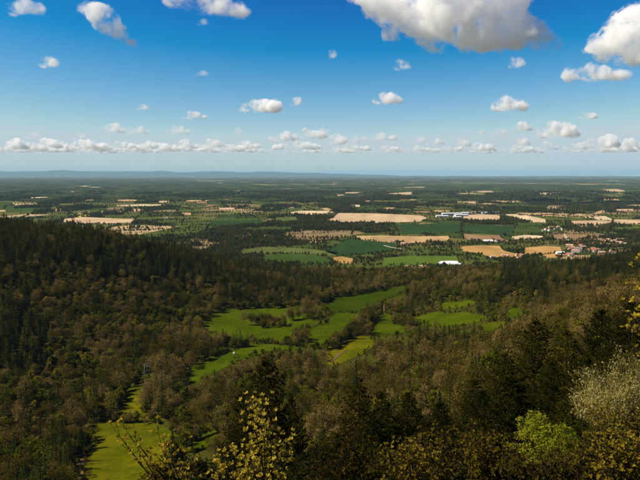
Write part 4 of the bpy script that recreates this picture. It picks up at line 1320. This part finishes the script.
def blossom_tree(u, v, h, s, label, seed):
    p = ground_hit(u, v)
    root = empty('blossoming_tree', (p[0], p[1], p[2] - 0.1), 0, 1, label, 'tree')
    mesh_obj('crown', None, None, None, root, data=leafy_crown('crown', seed, h, s, M['blossom'], 700, 0.35, base=0.05))
    mesh_obj('trunk', None, None, None, root, data=trunk_mesh('trunk', h * 0.7, 0.15, M['bark']))
blossom_tree(384, 312.5, 10.5, 1.5, 'narrow pale blossoming tree at the tip of the small meadow', 301)
blossom_tree(345.5, 337.5, 4.5, 2.0, 'small white blossoming bush in the diagonal meadow hedge', 302)
blossom_tree(381, 361, 6.0, 2.6, 'golden pale bush by the lower yellow meadow', 303)

# ------------------------------------------------------------------ buildings on the plain
HOUSE_CACHE = {}
def house(u, v, w, d, eave, wallm, roofm, rz, label, cat='house', group=None, ridge=None, name='house'):
    p = on_plain(u, v)
    ridge = ridge or eave + d * 0.28
    root = empty(name, (p[0], p[1], 0.0), rz, 1, label, cat, group)
    key = (w, d, eave, ridge, wallm, roofm)
    if key not in HOUSE_CACHE:
        mb = MB()
        x, y = w / 2, d / 2
        V = [(-x, -y, 0), (x, -y, 0), (x, y, 0), (-x, y, 0), (-x, -y, eave), (x, -y, eave), (x, y, eave), (-x, y, eave), (-x, 0, ridge - 0.3), (x, 0, ridge - 0.3)]
        mb.add(V, [(0, 1, 5, 4), (1, 2, 6, 9, 5), (2, 3, 7, 6), (3, 0, 4, 8, 7)])
        a = mb
        b = MB()
        e = 0.5; t = 0.35
        sl = (ridge - eave) / y
        for s in (-1, 1):
            b.add([(-x - e, s * (y + e), eave - sl * e), (x + e, s * (y + e), eave - sl * e), (x + e, 0, ridge), (-x - e, 0, ridge),
                   (-x - e, s * (y + e), eave - sl * e + t), (x + e, s * (y + e), eave - sl * e + t), (x + e, 0, ridge + t), (-x - e, 0, ridge + t)],
                  [(0, 1, 2, 3), (4, 5, 6, 7), (0, 1, 5, 4), (1, 2, 6, 5), (3, 0, 4, 7)])
        c = MB()
        nwin = max(2, int(w / 4))
        for i in range(nwin):
            cx = -x + (i + 0.5) * w / nwin
            c.box(cx - 0.6, cx + 0.6, -y - 0.06, -y + 0.04, eave * 0.35, eave * 0.35 + 1.5)
        HOUSE_CACHE[key] = [a.build('wall', M[wallm], root).data, b.build('roof', M[roofm], root).data, c.build('window', M['window_dark'], root).data]
        for ch in root.children:
            if ch.name.startswith('window'): ch['kind'] = 'stuff'
    else:
        for nm, me in zip(('wall', 'roof', 'window'), HOUSE_CACHE[key]):
            o = mesh_obj(nm, None, None, None, root, data=me)
            if nm == 'window': o['kind'] = 'stuff'
    return root
# industrial sheds beside the big pale field
for i, (u, v, w, d, h, wm, rm, lab) in enumerate([
    (437, 217.2, 70, 26, 9, 'white_wall', 'metal_roof', 'white shed closest to the big pale field'),
    (446, 215.2, 110, 36, 12, 'white_wall', 'metal_roof', 'longest white shed of the works among the pale fields'),
    (456, 216.2, 80, 30, 10, 'white_wall', 'metal_roof', 'white shed in the middle of the works'),
    (461, 214.6, 60, 26, 12, 'blue_metal', 'metal_roof', 'tall grey-walled shed at the back of the works'),
    (452, 218.0, 46, 20, 7, 'cream_wall', 'metal_roof', 'small cream shed at the front of the works'),
    (486, 213.9, 120, 40, 11, 'blue_metal', 'blue_metal', 'long blue-grey shed standing apart beside the works'),
    (475, 213.0, 60, 26, 9, 'white_wall', 'metal_roof', 'white shed between the works and the blue-grey shed')]):
    house(u + 5, v, w, d, h, wm, rm, 0.12 * (i % 3), lab, 'warehouse', 'works sheds among the pale fields', ridge=h + 2.5, name='warehouse')
# village to the right, hamlets and farms
g = np.random.default_rng(77)
wallk = ['white_wall', 'cream_wall', 'ochre_wall']; roofk = ['tile_roof', 'pink_roof', 'slate_roof']
sizes = [(14, 9, 5.0), (11, 8, 5.5), (19, 10, 5.0), (24, 11, 6.0)]
RN = {'tile_roof': 'red-tiled', 'pink_roof': 'pink-roofed', 'slate_roof': 'grey-roofed'}; WN = {'white_wall': 'white', 'cream_wall': 'cream', 'ochre_wall': 'ochre'}
def cluster(cu, cv, su, sv, n, where, grp, pink=0.3, big=0.3):
    for i in range(n):
        u = cu + g.uniform(-1, 1) * su; v = cv + g.uniform(-1, 1) * sv
        w, d, e = sizes[g.integers(0, 4) if g.uniform() < big else g.integers(0, 2)]
        wm = wallk[g.choice(3, p=[0.5, 0.35, 0.15])]; rm = 'pink_roof' if g.uniform() < pink else roofk[g.choice(3, p=[0.6, 0.2, 0.2])]
        house(u, v, w, d, e, wm, rm, g.uniform(-0.6, 0.6) + (1.57 if g.uniform() < 0.3 else 0), 'small %s %s house %s' % (WN[wm], RN[rm], where), 'house', grp)
cluster(612, 243.5, 14, 3.2, 26, 'in the cluster of pink roofs in the village', 'houses in the village', 0.8, 0.6)
cluster(585, 248, 16, 4.5, 22, 'in the village by the ochre fields', 'houses in the village', 0.3, 0.4)
cluster(565, 255.5, 8, 2.0, 4, 'between the ochre fields below the village', 'houses in the village', 0.3, 0.4)
cluster(612, 255, 16, 3.0, 11, 'in front of the village near the wooded hill', 'houses in the village', 0.4, 0.4)
cluster(497, 242, 8, 1.2, 6, 'beside the brown tilled field', 'houses by the brown field', 0.2, 0.7)
cluster(508, 257, 16, 2.0, 9, 'in the hamlet under the ochre field', 'houses in the hamlet', 0.3, 0.3)
cluster(552, 229, 10, 2.0, 6, 'between pale and brown fields', 'houses between fields', 0.5, 0.6)
cluster(405, 245, 6, 1.2, 3, 'beside the sandy field', 'houses by the sandy field', 0.5, 0.4)
cluster(250, 236, 10, 1.5, 6, 'at the farm in the shade of the ridge', 'farm houses below the ridge', 0.5, 0.6)
cluster(560, 209, 12, 1.5, 6, 'in the far hamlet beyond the works', 'houses in the far hamlet', 0.3, 0.8)
cluster(100, 213, 22, 3.0, 7, 'by the pale field beyond the ridge', 'houses beyond the ridge', 0.3, 0.8)
cluster(155, 220, 25, 3.0, 6, 'among hedges beyond the ridge', 'houses beyond the ridge', 0.3, 0.8)
cluster(287, 208, 6, 1.0, 3, 'beside the pale stubble field', 'houses by the stubble field', 0.2, 0.9)
house(268, 237.5, 30, 14, 5.5, 'white_wall', 'pink_roof', 0.1, 'long white farm barn with a pale roof below the ridge', 'barn', None, name='barn')
house(239, 237.8, 40, 14, 5.5, 'cream_wall', 'pink_roof', 0.0, 'long cream farm barn at the dark wood edge', 'barn', None, name='barn')
house(560, 254.0, 26, 12, 5.0, 'white_wall', 'metal_roof', 0.2, 'white barn with a shining roof between ochre fields', 'barn', None, name='barn')
house(488, 242.3, 34, 15, 5.5, 'white_wall', 'metal_roof', -0.1, 'white barn with a shining roof by the brown field', 'barn', None, name='barn')
house(404, 244.3, 24, 12, 5.0, 'white_wall', 'pink_roof', 0.25, 'white farm barn beside the sandy field', 'barn', None, name='barn')

def polytunnel(u, v, label):
    p = on_plain(u, v)
    root = empty('greenhouse', (p[0], p[1], 0), 0.05, 1, label, 'greenhouse')
    n, L, r, h = 18, 64.0, 17.0, 7.5
    mb = MB(); V = []; Fc = []
    secs = np.linspace(-L / 2, L / 2, 9)
    for a in secs:
        f = (1 - (abs(a) / (L / 2)) ** 4) ** 0.5 * 0.75 + 0.25
        for k in range(n + 1):
            t = math.pi * k / n
            V.append((a, r * math.cos(t), h * f * math.sin(t)))
    for i in range(len(secs) - 1):
        for k in range(n):
            q = i * (n + 1) + k
            Fc.append((q, q + 1, q + n + 2, q + n + 1))
    for e in (0, len(secs) - 1):
        Fc.append(tuple(e * (n + 1) + k for k in range(n + 1)))
    mesh_obj('cover', V, Fc, M['polythene'], root, True)
    for a in secs[1:-1]:
        f = (1 - (abs(a) / (L / 2)) ** 4) ** 0.5 * 0.75 + 0.25
        b = MB(); b.tube([(a, r * 1.004 * math.cos(math.pi * k / 10), h * f * 1.012 * math.sin(math.pi * k / 10)) for k in range(11)], [0.12] * 11, 5)
        b.build('hoop', M['metal_roof'], root)
polytunnel(450, 263.6, 'rounded white greenhouse at the end of the bright green field')

# ------------------------------------------------------------------ clouds
def cloud_material(name, size, dens, lo=0.43, hi=0.60):
    m, n, l = new_mat(name)
    tc = n.new('ShaderNodeTexCoord')
    t = n.new('ShaderNodeTexNoise'); t.inputs['Scale'].default_value = 1.0 / size; t.inputs['Detail'].default_value = 6.0; t.inputs['Roughness'].default_value = 0.62
    l.new(tc.outputs['Object'], t.inputs['Vector'])
    mr = n.new('ShaderNodeMapRange'); mr.interpolation_type = 'SMOOTHSTEP'
    mr.inputs['From Min'].default_value = lo; mr.inputs['From Max'].default_value = hi
    mr.inputs['To Min'].default_value = 0.0; mr.inputs['To Max'].default_value = dens
    l.new(t.outputs[0], mr.inputs['Value'])
    v = n.new('ShaderNodeVolumeScatter')
    v.inputs['Color'].default_value = (1, 1, 1, 1)
    v.inputs['Anisotropy'].default_value = 0.1
    l.new(mr.outputs[0], v.inputs['Density'])
    o = n.new('ShaderNodeOutputMaterial')
    l.new(v.outputs[0], o.inputs['Volume'])
    return m
M['cloud_near'] = cloud_material('cloud_vapour_near', 150.0, 0.016)
M['cloud_mid'] = cloud_material('cloud_vapour_middle', 210.0, 0.024)
M['cloud_far'] = cloud_material('cloud_vapour_far', 420.0, 0.011)
M['fringe_near'] = cloud_material('cloud_wisps_near', 120.0, 0.010, 0.47, 0.70)
M['fringe_mid'] = cloud_material('cloud_wisps_middle', 150.0, 0.008, 0.47, 0.70)
sc.cycles.volume_step_rate = 0.4
CLOUD_Z = 1250.0
TMP = []
def cloud(label, blobs, vbase, seed, detail=1.0, flat=0.5):
    """blobs: (u, v, radius px); the cloud stands at the distance where its base meets the condensation level"""
    g = np.random.default_rng(seed)
    y = (CLOUD_Z - CAM_Z) / (ray(320, vbase)[2] / ray(320, vbase)[1])
    y = min(y, 34000.0)
    k = y / F
    cu = np.mean([b[0] for b in blobs])
    c0 = at(cu, vbase, y)
    bm = bmesh.new()
    def ball(c, r, sub):
        bmesh.ops.create_icosphere(bm, subdivisions=sub, radius=r, matrix=Matrix.Translation(Vector(c)) @ Matrix.Diagonal((1, 1, 0.85, 1)))
    zmin = 1e9
    for u, v, r in blobs:
        c = at(u, v, y) - c0; rr = r * k
        c[1] += g.uniform(-0.5, 0.5) * rr
        ball(c, rr, 2)
        for j in range(int(9 * detail)):
            d = unit(g.normal(0, 1, (1, 3)))[0]
            d[2] = abs(d[2]) * 0.9 - 0.25
            s = g.uniform(0.25, 0.55)
            ball(c + d * rr * g.uniform(0.75, 1.02) * np.array([1, 1, 0.85]), rr * s, 1)
    base = -0.0
    W = max(v.co.x for v in bm.verts) - min(v.co.x for v in bm.verts)
    for v in bm.verts:
        if v.co.z < 0: v.co.z *= 0.25
    me = bpy.data.meshes.new('cloud')
    bm.to_mesh(me); bm.free()
    o = bpy.data.objects.new('cloud', me)
    col.objects.link(o)
    rm = o.modifiers.new('merge', 'REMESH'); rm.mode = 'VOXEL'
    rm.voxel_size = max(W / (170 if W / k > 100 else 90 if W / k > 25 else 56), 4.0)
    TMP.append((o, c0, W, rm.voxel_size, seed, min(r for _, _, r in blobs) * k))
    return tag(o, label, 'cloud', 'cumulus clouds')
def cloud_box(label, u0, u1, vtop, vbase, seed, puffs=None):
    g = np.random.default_rng(seed)
    w, h = u1 - u0, vbase - vtop
    n = puffs or max(2, int(1.5 * w / h))
    bl = []
    for i in range(n):
        t = (i + 0.5) / n
        r = h * 0.5 * g.uniform(0.6, 1.1) * (0.62 + 0.5 * math.sin(math.pi * t))
        bl.append((u0 + r * 0.8 + (w - 1.6 * r) * t, vbase - r * 0.75 - 0.15 * h * g.uniform(0, 1) * math.sin(math.pi * t), r))
    return cloud(label, bl, vbase, seed)
cloud('largest cumulus cloud, grey underneath, cut by the top of the sky',
      [(364, -4, 12), (380, 4, 17), (398, 10, 20), (420, 16, 24), (445, 20, 28), (470, 22, 29), (497, 24, 28), (520, 32, 20), (537, 39, 13), (550, 46, 8), (392, 34, 7), (437, 38, 14), (466, 44, 9), (484, 42, 12), (440, -10, 26), (475, -12, 28), (505, 2, 24)], 54, 11, 1.3)
cloud('bulging white cumulus cloud at the right edge of the sky', [(596, 46, 9), (608, 48, 13), (622, 38, 19), (640, 26, 24), (655, 40, 26), (632, 54, 13), (668, 20, 26)], 66, 12, 1.2)
cloud('slanting white cloud trailing a thin tail', [(91, 10, 9), (99, 14, 12), (106, 23, 12), (114, 30, 9), (122, 36, 6), (131, 43, 4)], 46, 13, 1.0)
cloud('white cloud strip at the top edge beside the slanting cloud', [(172, -3, 9), (188, -1, 11), (205, 2, 12), (222, 6, 11), (236, 10, 8), (244, 13, 5)], 18, 14, 1.0)
cloud('small white cloud in the top left corner', [(14, 10, 7), (24, 7, 9), (34, 8, 8), (7, 8, 4)], 15, 15, 1.0)
CL = [('thin grey wisp under the cloud strip', 195, 211, 19, 25), ('small pale cloud under the corner cloud', 37, 60, 56, 67), ('tiny flat cloud in the open blue', 192, 209, 70, 76),
      ('tiny cloud above the low cloud band', 135, 150, 104, 110), ('bright flat-based cloud standing alone in the middle sky', 237, 285, 96, 113),
      ('small cloud right beside the bright flat-based one', 288, 306, 98, 106), ('flat cloud left of the bright flat-based one', 181, 208, 111, 119),
      ('small bright cloud under the left of the largest cloud', 392, 414, 58, 70), ('oval cloud below the small bright one', 371, 403, 92, 104),
      ('tiny wisp in the blue left of the largest cloud', 329, 336, 48, 58), ('wisp hanging under the largest cloud', 508, 524, 57, 67),
      ('flat-based white cloud with long wings under the edge cloud', 560, 632, 64, 81), ('ragged cloud between largest cloud and horizon clouds', 490, 530, 97, 111),
      ('small cloud right of the ragged cloud', 578, 597, 110, 119), ('small cloud left of the broad horizon cumulus', 511, 534, 120, 131),
      ('broad bright cumulus above the horizon clouds', 535, 583, 121, 138), ('small low cloud beside the broad cumulus', 490, 510, 126, 135),
      ('low cloud right of the broad cumulus', 583, 624, 134, 148), ('low cloud under the broad cumulus', 510, 532, 136, 146)]
for i, (lab, a, b, c, d) in enumerate(CL):
    cloud_box(lab, a, b, c, d, 30 + i)
BAND = [(-5, 32, 138, 150), (28, 66, 137, 149), (60, 110, 139, 150), (104, 138, 138, 149), (132, 160, 140, 149), (97, 128, 123, 133), (126, 150, 125, 134), (165, 192, 125, 134), (170, 200, 140, 149), (196, 230, 138, 148),
        (228, 262, 140, 149), (230, 246, 128, 136), (266, 300, 130, 141), (292, 328, 126, 139), (270, 330, 141, 150), (324, 348, 134, 145), (318, 330, 128, 136), (360, 398, 132, 141), (362, 404, 145, 151), (412, 428, 136, 143),
        (424, 446, 137, 145), (452, 472, 139, 147), (428, 462, 146, 151), (474, 486, 128, 134), (536, 560, 141, 150), (612, 645, 138, 149), (562, 590, 142, 150),
        (-10, 60, 143, 152), (50, 130, 143.5, 152), (120, 200, 143, 152), (190, 260, 143.5, 152), (330, 372, 143, 151), (396, 432, 144, 151.5), (456, 500, 143, 151.5), (496, 540, 144, 152), (586, 618, 144, 152), (20, 44, 131, 139), (70, 92, 132, 140), (210, 226, 131, 138), (348, 362, 136, 143), (600, 640, 143, 152)]
BAND += [(-5, 90, 147, 153), (80, 182, 148, 153.5), (172, 300, 147.5, 153), (290, 382, 148, 153.5), (372, 470, 147.5, 153), (462, 560, 148, 153.5), (552, 645, 147.5, 153)]
for i, (a, b, c, d) in enumerate(BAND):
    cloud_box('small cumulus cloud in the low band above the horizon', a, b, c, d, 60 + i)
bpy.context.view_layer.update()
dg = bpy.context.evaluated_depsgraph_get()
for o, c0, W, vx, seed, rmin in TMP:
    me = bpy.data.meshes.new_from_object(o.evaluated_get(dg))
    o.modifiers.clear()
    n_ = len(me.vertices)
    co = np.empty(n_ * 3, np.float32); no = np.empty(n_ * 3, np.float32)
    me.vertices.foreach_get('co', co); me.vertices.foreach_get('normal', no)
    co = co.reshape(-1, 3); no = no.reshape(-1, 3)
    s1 = max(rmin * 0.9, vx * 4)
    off = Vector((seed * 3.7, seed * 1.3, 0))
    amp = np.array([0.7 * mnoise.fractal(Vector(c) / s1 + off, 0.8, 2.1, 3) + 0.9 * (0.45 - mnoise.noise_vector(Vector(c) / (0.5 * s1) + off).length) for c in co.tolist()])
    up = np.clip(co[:, 2] / (0.1 * W) + 0.25, 0.25, 1)
    co += no * ((amp * 0.42 + 0.22) * s1 * up)[:, None]
    me.vertices.foreach_set('co', co.ravel())
    me.materials.clear(); me.materials.append(M['cloud_near' if c0[1] < 8000 else 'cloud_mid' if c0[1] < 15000 else 'cloud_far'])
    me.polygons.foreach_set('use_smooth', [True] * len(me.polygons))
    me.update()
    old = o.data
    o.data = me
    bpy.data.meshes.remove(old)
    o.location = Vector(c0)
    rm = o.modifiers.new('clean', 'REMESH'); rm.mode = 'VOXEL'; rm.voxel_size = vx * 1.15; rm.use_smooth_shade = True
bpy.context.view_layer.update()
dg = bpy.context.evaluated_depsgraph_get()
for o, *_ in TMP:
    me = bpy.data.meshes.new_from_object(o.evaluated_get(dg))
    mt = o.data.materials[0]
    o.modifiers.clear(); old = o.data; o.data = me; bpy.data.meshes.remove(old)
    me.materials.clear(); me.materials.append(mt)
for o, c0, W, vx, seed, rmin in TMP:
    if c0[1] > 16000: continue
    fm = o.data.copy(); fm.name = 'cloud_fringe'
    n_ = len(fm.vertices)
    co = np.empty(n_ * 3, np.float32); no = np.empty(n_ * 3, np.float32)
    fm.vertices.foreach_get('co', co); fm.vertices.foreach_get('normal', no)
    fm.vertices.foreach_set('co', co + no * max(rmin * 0.30, vx * 2.0)); fm.update()
    fm.materials.clear(); fm.materials.append(M['fringe_near' if c0[1] < 8000 else 'fringe_mid'])
    f = bpy.data.objects.new('fringe', fm); col.objects.link(f); f.parent = o

# ------------------------------------------------------------------ haze
def haze():
    mb = MB(); mb.box(-190000, 190000, -3500, 210000, -6.0, 900.0)
    m, n, l = new_mat('haze')
    v = n.new('ShaderNodeVolumePrincipled')
    v.inputs['Color'].default_value = (0.47, 0.77, 1.0, 1)
    v.inputs['Density'].default_value = 1.45e-5
    v.inputs['Anisotropy'].default_value = 0.0
    o = n.new('ShaderNodeOutputMaterial'); l.new(v.outputs[0], o.inputs['Volume'])
    tag(mb.build('haze', m), kind='stuff')
haze()
